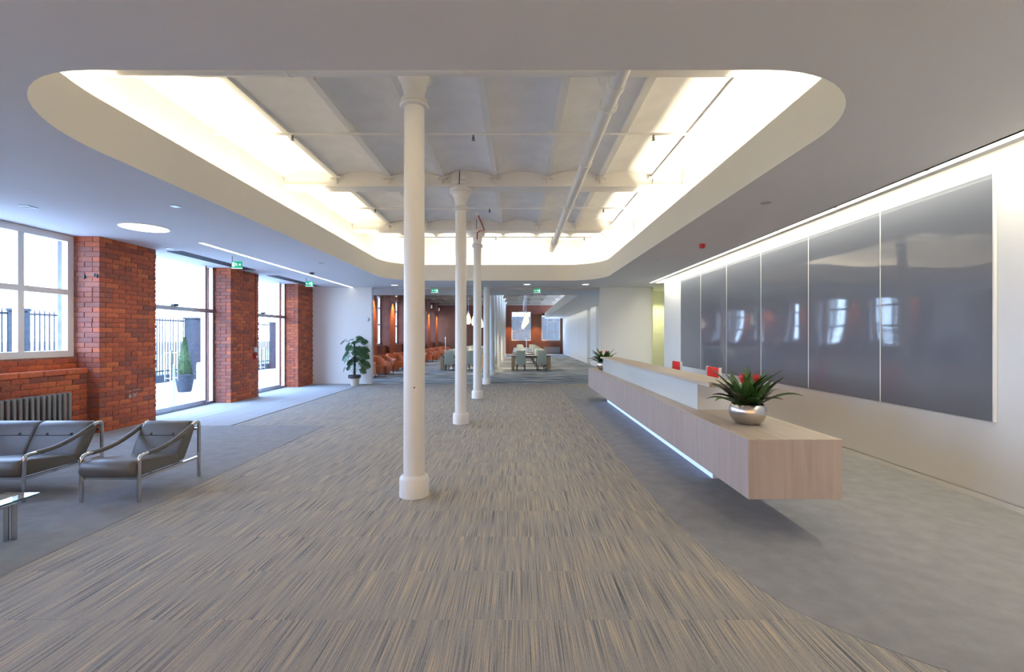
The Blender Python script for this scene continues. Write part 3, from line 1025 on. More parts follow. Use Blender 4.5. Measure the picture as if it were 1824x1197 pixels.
MB().lathe([(0.15, 0), (0.17, 0.05), (0.235, 0.46), (0.25, 0.47), (0.25, 0.50), (0.22, 0.50), (0.21, 0.47)], 18).build('tub', M['stone'], t, True)
cm = MB()
rc = random.Random(4)
for k in range(420):
    h = rc.random() ** 1.3
    r = 0.17 * (1 - h) ** 0.8 + 0.015
    a = rc.uniform(0, 2 * PI)
    p = Vector((r * math.cos(a), r * math.sin(a), 0.47 + 1.02 * h))
    q = p + Vector((math.cos(a) * 0.03, math.sin(a) * 0.03, 0.07))
    s = Vector((-math.sin(a), math.cos(a), 0)) * 0.02
    cm.add([p - s, p + s, q], [(0, 1, 2)])
cm.lathe([(0.17, 0.45), (0.16, 0.7), (0.11, 1.1), (0.04, 1.4), (0.005, 1.5)], 12)
cm.build('conifer_foliage', M['conifer'], t, kind='stuff')
t = thing('refuse_bin', 'small dark bin outside behind the second glass door', 'bin', (-11.2, 22.6, -0.05))
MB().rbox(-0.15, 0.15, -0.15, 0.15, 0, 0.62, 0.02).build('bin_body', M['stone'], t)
MB().rbox(-0.17, 0.17, -0.17, 0.17, 0.62, 0.66, 0.01).build('bin_lid', M['black'], t)
tag(MB().box(-30.2, -30, -20, 80, -0.2, 0.9).build('boundary_wall', M['hazewall']), 'low haze-paled boundary wall far beyond the fence', 'wall')

# ---- glass partition to the back room
gp = struct('partition', MB().box(-4.59, 2.59, 14.40, 14.44, 2.985, 3.04).box(-4.59, 2.59, 14.405, 14.435, 0, 0.012), M['steel'], 'frameless glass partition with doors to the dining hall')
gx = [-4.58, -3.93, -3.30, -2.25, -1.30, -0.68, -0.43, 0.26, 1.10, 1.95, 2.58]
for a, b2 in zip(gx[:-1], gx[1:]):
    pn = MB().box(a + 0.003, b2 - 0.003, 14.414, 14.426, 0.012, 2.985).build('glass_pane', M['partglass'], gp)
for hx in (-2.27, 0.28):
    MB().tube([(hx, 14.36, 1.02), (hx, 14.36, 1.48)], 0.013, 10).tube([(hx, 14.36, 1.06), (hx, 14.42, 1.06)], 0.008, 8).tube([(hx, 14.36, 1.44), (hx, 14.42, 1.44)], 0.008, 8).build('door_pull', M['chrome'], gp, True)
    MB().box(hx - 0.10, hx + 0.10, 14.36, 14.48, 0, 0.008).build('floor_spring_plate', M['steel'], gp)

# ================================================================== BACK ROOM (dining hall)
struct('floor_back', MB().box(-7.3, 4.3, 14.44, 39.2, -0.1, -0.001), M['backcarpet'], 'streaked grey carpet of the dining hall')
struct('ceiling_back', MB().box(-7.3, 4.3, 14.42, 17.1, 3.04, 3.12).box(2.3, 4.3, 17.1, 39.2, 3.04, 3.12), M['ceiling'], 'low ceiling band at the start of the dining hall')
struct('fascia_back', MB().box(2.3, 2.36, 17.1, 39.2, 3.12, 3.48).box(-7.3, 2.3, 17.04, 17.1, 3.12, 3.48), M['fascia'])
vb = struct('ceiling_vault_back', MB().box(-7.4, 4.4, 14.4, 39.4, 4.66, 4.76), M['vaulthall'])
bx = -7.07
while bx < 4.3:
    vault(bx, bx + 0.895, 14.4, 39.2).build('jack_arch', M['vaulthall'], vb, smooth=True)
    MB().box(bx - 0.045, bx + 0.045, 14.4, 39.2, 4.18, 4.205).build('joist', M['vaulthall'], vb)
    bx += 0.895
struct('wall_hall_above', MB().box(-7.3, 4.3, 14.42, 14.5, 3.12, 4.7), M['wall'])
for k in range(7):
    y = 17.55 + 3.25 * k
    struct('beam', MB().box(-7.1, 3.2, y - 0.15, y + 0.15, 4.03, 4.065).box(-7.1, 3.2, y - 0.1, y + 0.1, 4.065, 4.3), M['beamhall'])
struct('wall_right_back', MB().box(3.86, 4.3, 14.5, 21.3, 0, 3.04).box(3.86, 4.3, 22.5, 24.2, 0, 3.04).box(3.86, 4.3, 25.4, 39.2, 0, 3.04).box(4.1, 4.3, 21.3, 22.5, 0, 3.04).box(4.1, 4.3, 24.2, 25.4, 0, 3.04), M['wall'])
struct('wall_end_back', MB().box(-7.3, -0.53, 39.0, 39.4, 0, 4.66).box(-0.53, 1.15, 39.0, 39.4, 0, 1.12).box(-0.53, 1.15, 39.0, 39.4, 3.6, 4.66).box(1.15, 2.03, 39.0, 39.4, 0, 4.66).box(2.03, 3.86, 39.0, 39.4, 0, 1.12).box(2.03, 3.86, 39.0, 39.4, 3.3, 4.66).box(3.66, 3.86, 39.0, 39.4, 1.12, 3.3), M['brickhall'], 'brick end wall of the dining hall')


def window_x(n, x0, x1, y, z0, z1, nx, zt, label):
    g = MB()
    fr = 0.08
    g.box(x0, x0 + fr, y - 0.05, y + 0.05, z0, z1).box(x1 - fr, x1, y - 0.05, y + 0.05, z0, z1).box(x0 + fr, x1 - fr, y - 0.05, y + 0.05, z0, z0 + fr).box(x0 + fr, x1 - fr, y - 0.05, y + 0.05, z1 - fr, z1)
    w_ = struct('window_%d' % n, g, M['frame'], label)
    dx = (x1 - x0) / nx
    for i in range(1, nx):
        MB().box(x0 + dx * i - 0.03, x0 + dx * i + 0.03, y - 0.04, y + 0.04, z0 + fr, z1 - fr).build('mullion', M['frame'], w_)
    for z in zt:
        MB().box(x0 + fr, x1 - fr, y - 0.035, y + 0.035, z - 0.03, z + 0.03).build('transom', M['frame'], w_)
    zz = [z0 + fr] + list(zt) + [z1 - fr]
    for i in range(nx):
        for j in range(len(zz) - 1):
            MB().box(x0 + dx * i + 0.03, x0 + dx * (i + 1) - 0.03, y - 0.004, y + 0.004, zz[j] + 0.03, zz[j + 1] - 0.03).build('pane', M['glass'], w_)


window_x(4, -0.53, 1.15, 39.1, 1.12, 3.6, 3, (1.95, 2.75), 'tall white window left of the lit pier at the end of the dining hall')
window_x(5, 2.03, 3.66, 39.1, 1.12, 3.3, 3, (1.95, 2.75), 'tall white window by the far right corner of the dining hall')
tag(MB().box(-8, 8, 46, 46.3, 0, 3.5).build('neighbouring_wall', M['slate']), 'slate grey building across the yard behind the far windows', 'building')
# left brick wall of the hall
for k in range(8):
    y0 = 16.6 + 3.2 * k
    if y0 > 38.5:
        break
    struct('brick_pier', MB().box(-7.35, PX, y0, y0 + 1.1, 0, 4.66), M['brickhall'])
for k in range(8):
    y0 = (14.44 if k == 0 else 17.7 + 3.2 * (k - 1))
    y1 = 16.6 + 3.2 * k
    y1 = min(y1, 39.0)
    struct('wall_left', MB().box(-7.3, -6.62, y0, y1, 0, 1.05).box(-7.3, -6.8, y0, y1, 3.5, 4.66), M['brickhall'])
    if y1 - y0 > 1.5:
        window(6 + k, y0, y1, -6.95, 1.05, 3.5, 3, (2.08, 2.9), 'tall white framed window in the brick side wall of the hall, bay %d from the glass' % (k + 1))

# ================================================================== COLUMNS
COLLAB = ['tall white cast iron column nearest the camera, with a small dark hole', 'second white cast iron column along the row',
          'third white cast iron column along the row, before the glass', 'white cast iron column standing against the glass partition']


def column(y, label, group, top=4.03, detail=True):
    t = thing('iron_column', label, 'column', (CX, y, 0), 0, group)
    MB().lathe([(0.138, 0), (0.138, 0.165), (0.128, 0.185), (0.108, 0.20), (0.102, 0.20)], 32).build('base', M['iron'], t, True)
    MB().lathe([(0.101, 0.19), (0.097, 2.0), (0.094, 3.66)], 32).build('shaft', M['iron'], t, True)
    MB().lathe([(0.094, 3.650), (0.126, 3.655), (0.136, 3.672), (0.126, 3.690), (0.110, 3.692), (0.124, 3.703), (0.122, 3.722), (0.096, 3.735)], 32).build('astragal', M['iron'], t, True)
    MB().lathe([(0.095, 3.735), (0.100, 3.80), (0.122, 3.88), (0.150, 3.925), (0.150, 3.937), (0.178, 3.94), (0.185, 3.955), (0.178, 3.970), (0.166, 3.972), (0.190, 3.990), (0.190, 4.026)], 32).build('capital', M['iron'], t, True)
    return t


c1 = column(CY[0], COLLAB[0], 'row of white iron columns')
MB().lathe([(0.007, 0), (0.007, 0.004)], 10).build('bolt_hole', M['black'], c1, loc=(0.022, -0.0985, 1.026)).rotation_euler = (PI / 2, 0, 0)
for i in (1, 2, 3):
    column(CY[i], COLLAB[i], 'row of white iron columns')
LBL = ['first', 'second', 'third', 'fourth', 'fifth', 'sixth']
for k in range(6):
    column(17.55 + 3.25 * k, '%s white iron column behind the glass partition' % LBL[k], 'row of white iron columns')
# bosses where the columns pass the beams
for i in (1, 2):
    b = MB().lathe([(0.19, 4.065), (0.19, 4.30), (0.16, 4.36), (0.09, 4.40), (0.01, 4.41)], 24, CX, CY[i])
    bo = struct('beam_boss', b, M['steelwhite'], smooth=True)
    MB().box(CX - 0.11, CX - 0.03, CY[i] - 0.215, CY[i] - 0.18, 4.13, 4.20).box(CX + 0.02, CX + 0.10, CY[i] - 0.215, CY[i] - 0.18, 4.13, 4.20).build('clamp_lug', M['steelwhite'], bo)
    MB().tube([(CX - 0.005, CY[i] - 0.195, 4.05), (CX, CY[i] - 0.195, 4.2), (CX - 0.004, CY[i] - 0.18, 4.33)], 0.006, 6).build('joint_line', M['black'], bo)

# ================================================================== PIPES
dp = thing('drain_pipe', 'large white drain pipe slung under the vaults along the ceiling opening', 'pipe', (0.925, 0, 3.86))
MB().tube([(0, 2.3, 0), (0, 12.93, 0)], 0.073, 20).build('pipe_run', M['pipe'], dp, True)
for y in (4.29, 6.2, 8.3, 9.85, 11.55):
    MB().tube([(0, y - 0.05, 0), (0, y + 0.05, 0)], 0.084, 20).build('pipe_collar', M['pipe'], dp, True)
for y in (4.66, 8.15, 11.35):
    MB().tube([(0.09 * math.cos(a), y, 0.09 * math.sin(a)) for a in [PI * 2 * q / 20 for q in range(21)]], 0.008, 6).tube([(-0.05, y, 0.07), (-0.10, y, 0.34)], 0.006, 6).build('pipe_hanger', M['pipe'], dp, True)
for y, lb in ((5.98, 'thin white sprinkler pipe across the nearest vault bay'), (9.45, 'thin white sprinkler pipe across the second vault bay'), (12.2, 'thin white sprinkler pipe across the last vault bay')):
    t = thing('sprinkler_pipe', lb, 'pipe', (0, y, 4.15), 0, 'sprinkler pipes under the vaults')
    MB().tube([(-3.97 if y < 12 else -3.2, 0, 0), (2.77 if y < 12 else 2.0, 0, 0)], 0.017, 10).build('pipe_run', M['pipe'], t, True)
    for x in (-2.95, -0.58, 1.78):
        h = MB().lathe([(0.012, 0), (0.012, -0.03), (0.02, -0.032), (0.02, -0.04), (0.008, -0.042), (0.008, -0.06), (0.024, -0.062), (0.024, -0.066)], 10).build('sprinkler_head', M['grille'], t, True, loc=(x, 0, -0.016))
    for x in (-2.17, 0.43):
        MB().tube([(0, 0, -0.02), (0, 0, 0.05)], 0.007, 6).box(-0.03, 0.03, -0.02, 0.02, 0.028, 0.035).build('pipe_clip', M['pipe'], t, loc=(x, 0, 0))
cp = thing('cross_pipe', 'thick white horizontal pipe crossing the near end of the opening before the first column', 'pipe', (0, 3.84, 3.80))
MB().tube([(-3.95, 0, 0), (0.83, 0, 0)], 0.095, 20).build('pipe_run', M['pipe'], cp, True)
for x in (-1.95, -1.83, -0.49):
    MB().tube([(x - 0.02, 0, 0), (x + 0.02, 0, 0)], 0.104, 20).build('pipe_collar', M['pipe'], cp, True)
for x in (-2.8, -0.2):
    MB().tube([(x, 0.0, 0.09), (x, 0.0, 0.38)], 0.007, 6).build('pipe_hanger', M['pipe'], cp, True)
t = thing('red_conduit', 'thin dark red conduit bent around the third column under the beam', 'conduit', (0, 0, 0))
MB().tube([(-0.89, 10.2, 4.22), (-0.80, 10.3, 4.02), (-0.76, 10.45, 3.93), (-0.90, 10.78, 3.99), (-0.955, 10.82, 3.95), (-0.96, 10.82, 3.80)], 0.013, 8).build('conduit_run', M['redbar'], t, True)
MB().lathe([(0.05, 0), (0.05, 0.04), (0.03, 0.05)], 12, -0.89, 10.2, 4.20).build('conduit_box', M['pipe'], t, True)

# ================================================================== CEILING FIXTURES
t = thing('round_downlight', 'large round glowing ceiling light above the lounge seats', 'light', (-5.29, 6.47, ZC))
MB().lathe([(0.30, 0.0), (0.30, -0.006), (0.285, -0.008), (0.285, 0.0)], 40, cap=False).build('trim_ring', M['white'], t, True)
MB().lathe([(0.285, -0.006), (0.285, -0.001)], 40).build('diffuser', M['disc'], t)
for (x, y, lb) in ((-3.70, 13.72, 'round downlight before the glass, beside the white end wall'), (0.28, 13.5, 'round downlight before the glass, near the hanging exit sign'),
                   (2.01, 13.5, 'round downlight before the glass, at its right hand end'), (4.7, 13.7, 'round downlight in the lobby opening past the grey panels')):
    t = thing('downlight', lb, 'light', (x, y, ZC), 0, 'small downlights near the glass partition')
    MB().lathe([(0.115, 0.0), (0.115, -0.006), (0.10, -0.008), (0.10, 0)], 24, cap=False).build('trim_ring', M['white'], t, True)
    MB().lathe([(0.10, -0.005), (0.10, -0.001)], 24).build('diffuser', M['disc'], t)
segs = [(7.5, 8.49), (8.53, 9.74), (9.78, 10.88), (10.92, 12.08), (12.12, 13.26), (13.30, 14.34)]
for i, (a, b2) in enumerate(segs):
    t = thing('linear_light', '%s linear light strip from the lounge end, in the ceiling by the doors' % LBL[i], 'light', (-5.21, a, ZC), 0, 'linear ceiling light by the doors')
    MB().box(-0.045, 0.045, 0, b2 - a, -0.004, 0.0).build('light_housing', M['white'], t)
    MB().box(-0.036, 0.036, 0.01, b2 - a - 0.01, -0.007, -0.004).build('diffuser', M['linear'], t)
y = -3.1
i = 0
TL = []
while y < 13.1:
    b2 = min(y + 1.2, 13.15)
    TL.append((y, b2))
    y += 1.23
ORD = ['first', 'second', 'third', 'fourth', 'fifth', 'sixth', 'seventh', 'eighth', 'ninth', 'tenth', 'eleventh', 'twelfth', 'thirteenth', 'fourteenth', 'fifteenth']
for i, (a, b2) in enumerate(reversed(TL)):
    t = thing('tube_light', '%s tube light counted from the far end of the slot above the grey panels' % ORD[i], 'light', (3.827, a, 3.055), 0, 'tube lights in the slot over the right wall')
    MB().tube([(0, 0.02, 0), (0, b2 - a - 0.02, 0)], 0.013, 10).build('lamp_tube', M['tube'], t, True)
    MB().box(-0.02, 0.035, 0, b2 - a, 0.016, 0.03).build('batten', M['white'], t)
for (y0, y1, lb) in ((8.25, 10.55, 'long dark ceiling grille above the first glass doors'), (11.55, 13.95, 'long dark ceiling grille above the second glass doors')):
    t = thing('ceiling_grille', lb, 'vent', (-6.2, y0, ZC), 0, 'ceiling grilles above the doors')
    MB().box(-0.125, 0.125, 0, y1 - y0, -0.006, -0.001).build('backing', M['grille'], t)
    f = MB().box(-0.135, -0.12, -0.01, y1 - y0 + 0.01, -0.012, 0).box(0.12, 0.135, -0.01, y1 - y0 + 0.01, -0.012, 0)
    f.build('grille_frame', M['grille'], t)
    for k in range(6):
        MB().box(-0.105 + 0.04 * k, -0.095 + 0.04 * k, 0, y1 - y0, -0.011, -0.006).build('slat', M['grille'], t)


def exit_sign(x, y, zt, wd, ht, drop, label, flip, rz=0.0):
    t = thing('exit_sign', label, 'sign', (x, y, zt), rz, 'green emergency exit signs')
    z0 = -drop - ht
    MB().rbox(-wd / 2, wd / 2, -0.012, 0.012, z0, -drop, 0.003, 1).build('sign_board', M['green'], t)
    if drop > 0.02:
        MB().tube([(-wd * 0.45, 0, 0), (-wd * 0.45, 0, -drop)], 0.005, 6).build('hanger_rod', M['black'], t)
        MB().box(-wd / 2, wd / 2, -0.016, 0.016, z0 - 0.012, z0).build('lower_edge', M['signwhite'], t)
    s = -1 if flip else 1
    fy = -0.0145
    zc = z0 + ht / 2
    # doorway
    a, b2 = sorted((s * wd * 0.18, s * wd * 0.40))
    MB().box(a, b2, fy, fy + 0.002, z0 + ht * 0.16, z0 + ht * 0.84).build('doorway_symbol', M['signwhite'], t)
    # running figure: head, body, arms, legs
    fx = 0.02 * s
    q = MB()
    u = ht

    def limb(p0, p1, wv):
        p0, p1 = Vector((p0[0] * s, 0, p0[1])), Vector((p1[0] * s, 0, p1[1]))
        d = (p1 - p0).normalized()
        nn = Vector((-d.z, 0, d.x)) * wv
        vs = [p0 - nn, p1 - nn, p1 + nn, p0 + nn]
        q.add([(v.x, fy, zc + v.z) for v in vs] + [(v.x, fy + 0.002, zc + v.z) for v in vs], [(0, 1, 2, 3), (7, 6, 5, 4), (0, 4, 5, 1), (1, 5, 6, 2), (2, 6, 7, 3), (3, 7, 4, 0)])
    limb((0.02 * u, -0.02 * u), (0.06 * u, 0.17 * u), 0.055 * u)
    limb((0.07 * u, 0.25 * u), (0.13 * u, 0.25 * u), 0.045 * u)
    limb((0.06 * u, 0.15 * u), (0.24 * u, 0.06 * u), 0.025 * u)
    limb((0.05 * u, 0.15 * u), (-0.14 * u, 0.12 * u), 0.025 * u)
    limb((0.03 * u, -0.02 * u), (0.18 * u, -0.18 * u), 0.035 * u)
    limb((0.02 * u, -0.02 * u), (-0.10 * u, -0.16 * u), 0.035 * u)
    limb((-0.10 * u, -0.16 * u), (-0.22 * u, -0.18 * u), 0.03 * u)
    q.build('figure_symbol', M['signwhite'], t)
    # arrow
    ax = -s * wd * 0.42
    hx = -s * wd * 0.30
    arr = MB()
    tip = s * 1.0
    arr.add([(ax, fy, zc), (ax + tip * 0.10 * wd, fy, zc + 0.24 * ht), (ax + tip * 0.10 * wd, fy, zc - 0.24 * ht)], [(0, 1, 2)])
    x0, x1 = sorted((ax + tip * 0.09 * wd, ax + tip * 0.2 * wd))
    arr.box(x0, x1, fy, fy + 0.002, zc - 0.07 * ht, zc + 0.07 * ht)
    arr.build('arrow_symbol', M['signwhite'], t)
    return t


exit_sign(-5.40, 8.78, ZC, 0.20, 0.125, 0.10, 'hanging green exit sign above the first glass doors', True, 0.0)
exit_sign(-5.45, 11.95, ZC, 0.20, 0.125, 0.10, 'hanging green exit sign above the second glass doors', False, 0.0)
exit_sign(-2.58, 14.25, ZC, 0.22, 0.11, 0.06, 'small green exit sign over the glass behind the nearest column', False, 0.0)
exit_sign(0.61, 14.25, ZC, 0.22, 0.11, 0.06, 'small green exit sign over the glass door in line with the dining table', False, 0.0)


def small_disc(name, x, y, r, h, m, label, cat):
    t = thing(name, label, cat, (x, y, ZC))
    MB().lathe([(r, 0), (r, -h * 0.6), (r * 0.8, -h), (0.004, -h)], 20).build('cover', m, t, True)
    MB().lathe([(r * 1.15, 0), (r * 1.15, -0.004)], 20).build('back_plate', M['white'], t)
    return t


small_disc('smoke_detector', -4.96, 11.0, 0.05, 0.05, M['grille'], 'grey smoke detector beside the linear light', 'detector')
small_disc('fire_sounder', 3.07, 7.59, 0.05, 0.075, M['red'], 'red fire sounder on the ceiling above the reception desk', 'alarm')
for (x, y, lb) in ((-4.05, 5.4, 'flush white ceiling disc between the round light and the opening'), (-4.13, 9.6, 'flush white ceiling disc beside the far part of the opening'), (2.87, 5.27, 'flush white ceiling disc above the near end of the desk'),
                   (2.85, 9.35, 'flush white ceiling disc above the far end of the desk'), (-6.1, 8.0, 'flush white ceiling disc near the first dark grille')):
    t = thing('ceiling_disc', lb, 'sprinkler cover', (x, y, ZC), 0, 'flush ceiling discs')
    MB().lathe([(0.055, 0), (0.055, -0.006), (0.045, -0.008)], 20).build('cover', M['steel'], t, True)
t = thing('ceiling_sensor', 'small square three dot sensor plate in the ceiling by the window', 'sensor', (-5.81, 5.42, ZC))
MB().rbox(-0.06, 0.06, -0.06, 0.06, -0.008, 0, 0.003, 1).build('sensor_plate', M['steel'], t)
for k in range(3):
    MB().lathe([(0.012, -0.012), (0.012, -0.008)], 10, -0.035 + 0.035 * k).build('sensor_eye', M['white'], t)

# ================================================================== WALL FIXTURES
# six grey glass panels on the right wall
PY = [4.04, 5.30, 6.61, 7.90, 9.20, 10.50, 11.79]
PLAB = ['nearest large grey glass wall panel', 'second grey glass wall panel from the near end', 'third grey glass wall panel from the near end', 'fourth grey glass wall panel, behind the red chairs', 'fifth grey glass wall panel from the near end', 'far narrow looking grey glass wall panel by the lobby']
for i in range(6):
    t = thing('glass_wall_panel', PLAB[i], 'wall panel', (4.24, PY[i], 0.745), 0, 'grey glass panels behind the reception desk')
    L_ = PY[i + 1] - PY[i]
    MB().box(-0.028, -0.002, 0.006, L_ - 0.006, 0, 2.20).build('glass_sheet', M['panel'], t)
    MB().box(-0.031, -0.002, -0.006, 0.006, -0.006, 2.206).build('edge_trim', M['white'], t)
    MB().box(-0.030, -0.002, 0.006, L_ - 0.006, -0.008, -0.001).build('lower_trim', M['steel'], t)
t = thing('thermostat', 'small round thermostat on the white end wall above the potted plant', 'thermostat', (-4.71, 14.36, 2.03))
q = MB().lathe([(0.055, 0), (0.055, 0.02), (0.045, 0.03), (0.03, 0.032)], 20).build('dial', M['steel'], t, True)
q.rotation_euler = (PI / 2, 0, 0)
MB().rbox(-0.06, 0.06, -0.008, 0, -0.065, 0.065, 0.003, 1).build('back_plate', M['white'], t)
for k, z in enumerate((1.16, 0.93)):
    pl = thing('wall_socket', ['upper small grey round wall plate left of the potted plant', 'lower small grey round wall plate left of the potted plant'][k], 'switch', (-5.30, 14.36, z), 0, 'round wall plates behind the plant')
    MB().lathe([(0.035, 0), (0.035, 0.01), (0.028, 0.014)], 16).build('plate', M['steel'], pl, True).rotation_euler = (PI / 2, 0, 0)
    MB().lathe([(0.012, 0.014), (0.012, 0.018)], 10).build('button', M['white'], pl, True).rotation_euler = (PI / 2, 0, 0)
t = thing('fire_call_point', 'red fire call point on the brick pier between the glass doors', 'alarm', (PX + 0.002, 11.18, 1.0))
MB().rbox(0, 0.05, -0.05, 0.05, -0.05, 0.05, 0.006).build('call_box', M['red'], t)
MB().box(0.05, 0.053, -0.025, 0.025, -0.025, 0.02).build('glass_plate', M['white'], t)
t = thing('junction_box', 'white junction box just above the red fire call point', 'box', (PX + 0.002, 11.18, 1.17))
MB().rbox(0, 0.045, -0.035, 0.035, -0.06, 0.06, 0.006).build('box_body', M['white'], t)
MB().tube([(0.02, 0, -0.06), (0.02, 0, -0.12)], 0.008, 8).build('short_conduit', M['red'], t)
MB().tube([(0.02, 0, 0.06), (0.02, 0.004, 0.9), (0.02, 0, 1.86)], 0.009, 8).build('riser_conduit', M['redbar'], t)

# radiator
t = thing('radiator', 'grey column radiator under the white framed window, beside the brick pier', 'radiator', (-6.49, 4.94, 0))
nsec = 23
hubs = MB()
for k in range(nsec):
    s = MB()
    for dx in (-0.045, 0.045):
        s.rbox(dx - 0.016, dx + 0.016, -0.021, 0.021, 0.13, 0.68, 0.012, 2)
    s.rbox(-0.06, 0.06, -0.021, 0.021, 0.635, 0.692, 0.014, 2).rbox(-0.06, 0.06, -0.021, 0.021, 0.10, 0.155, 0.014, 2)
    if k == 0:
        sm = s.mesh('radiator_section', M['radiator'], True)
    o = bpy.data.objects.new('radiator_section', sm); COL.objects.link(o); o.parent = t; o.location = (0, 0.03 + 0.0725 * k, 0)
MB().tube([(0, 0.0, 0.655), (0, 0.0725 * nsec, 0.655)], 0.022, 10).build('header_pipe', M['radiator'], t, True)
MB().tube([(0, 0.0, 0.13), (0, 0.0725 * nsec, 0.13)], 0.022, 10).build('header_pipe', M['radiator'], t, True)
for k in (1, nsec - 2):
    MB().box(-0.05, 0.05, -0.015, 0.015, 0, 0.11).build('foot', M['radiator'], t, loc=(0, 0.03 + 0.0725 * k, 0))

# ================================================================== RECEPTION DESK
DX0, DX1, DY0, DY1 = 1.70, 2.39, 3.36, 10.97
dk = thing('reception_desk', 'long floating reception desk in pale washed wood with a raised glass-fronted counter', 'desk', (0, 0, 0))
MB().box(DX0, DX0 + 0.03, DY0 + 0.03, DY1 - 0.03, 0.30, 0.736).build('front_panel', M['veneer_v'], dk)
MB().box(DX0, DX1, DY0, DY0 + 0.03, 0.30, 0.736).build('end_panel', M['veneer_v'], dk, label='near end panel with brown grain')
MB().box(DX0, DX1, DY1 - 0.03, DY1, 0.30, 0.736).build('end_panel', M['veneer_v'], dk)
MB().box(DX1 - 0.03, DX1, DY0 + 0.03, DY1 - 0.03, 0.30, 0.736).build('rear_panel', M['veneer_v'], dk)
MB().box(DX0 + 0.03, DX1 - 0.03, DY0 + 0.03, DY1 - 0.03, 0.305, 0.33).build('underside', M['veneer_v'], dk)
MB().rbox(DX0, DX1, DY0, DY1, 0.736, 0.74, 0.0015, 1).build('worktop', M['veneer_h'], dk)
MB().box(2.05, DX1 + 0.2, 4.79, 10.4, 0, 0.30).build('plinth', M['white'], dk)
MB().box(2.042, 2.05, 4.79, 10.4, 0.01, 0.295).build('light_strip', M['led'], dk, label='bluish glowing strip along the recessed plinth')
MB().box(1.86, 1.875, 4.72, 9.95, 0.74, 1.022).build('glass_screen', M['screen'], dk, label='pale back-painted glass front of the raised counter')
MB().box(1.876, 2.25, 4.72, 4.75, 0.74, 1.022).build('screen_end', M['white'], dk)
MB().box(1.876, 2.13, 9.92, 9.95, 0.74, 1.022).build('screen_end', M['white'], dk)
MB().box(2.11, 2.13, 4.75, 9.92, 0.74, 1.022).build('screen_back', M['white'], dk)
MB().rbox(1.795, 2.15, 4.28, 9.92, 1.022, 1.053, 0.002, 1).build('transaction_shelf', M['veneer_h'], dk)

# red chairs behind the desk
rc0 = thing('task_chair', 'red task chair behind the desk, the one closer to the bromeliad bowl', 'chair', (3.12, 6.73, 0), 0, 'red chairs behind the reception desk')
# local: chair faces -x; back plate at x = -0.22 seen above the counter
MB().rbox(-0.245, -0.215, -0.205, 0.205, 0.62, 1.045, 0.012, 2).build('backrest', M['redfabric'], rc0, True)
for s in (-1, 1):
    MB().rbox(-0.25, -0.21, s * 0.215 - 0.012, s * 0.215 + 0.012, 0.55, 1.05, 0.006, 1).build('back_frame', M['white'], rc0)
MB().rbox(-0.24, 0.24, -0.23, 0.23, 0.43, 0.50, 0.025, 2).build('seat', M['redfabric'], rc0, True)
MB().tube([(-0.20, 0, 0.43), (-0.26, 0, 0.47), (-0.26, 0, 0.66)], 0.02, 8).build('back_support', M['chrome'], rc0, True)
MB().tube([(0, 0, 0.09), (0, 0, 0.43)], 0.028, 12).build('gas_lift', M['chrome'], rc0, True)
for k in range(5):
    a = 2 * PI * k / 5
    leg = MB().tube([(0, 0, 0.10), (0.27 * math.cos(a), 0.27 * math.sin(a), 0.065)], [0.024, 0.016], 8).build('leg', M['chrome'], rc0, True)
    MB().lathe([(0.012, 0), (0.028, 0.006), (0.03, 0.03), (0.024, 0.05), (0.01, 0.056)], 12, 0.27 * math.cos(a), 0.27 * math.sin(a), 0).build('caster', M['black'], leg, True)
dup(rc0, (3.12, 8.28, 0), 0, 'red task chair behind the desk, the one further from the bromeliad bowl')


# bromeliads in metal bowls
def strap_leaf(az, length, rise, droop, wd, r0=0.03, seg=9):
    """arching strap-shaped leaf with a channelled section"""
    mb = MB()
    vs, fs = [], []
    ca, sa = math.cos(az), math.sin(az)
    for i in range(seg + 1):
        t = i / seg
        rr = r0 + length * (t * (1 - 0.15 * t)) * math.cos(rise * (1 - 0.6 * t))
        zz = length * (math.sin(rise) * t * 1.05 - droop * t ** 2.6)
        ww = wd * (0.55 + 0.75 * math.sin(PI * min(1, t * 0.9 + 0.05))) * (1 - t ** 5) * 0.72 + 0.0015
        for s in (-1, 0, 1):
            px = rr * ca - s * ww * sa
            py = rr * sa + s * ww * ca
            vs.append((px, py, zz + abs(s) * ww * 0.45))
    for i in range(seg):
        for k in range(2):
            a = i * 3 + k
            fs.append((a, a + 1, a + 4, a + 3))
    n = len(vs)
    vs2 = [(x, y, z - 0.0025) for x, y, z in vs]
    mb.add(vs, fs)
    mb.add(vs2, [tuple(reversed(f)) for f in fs])
    return mb


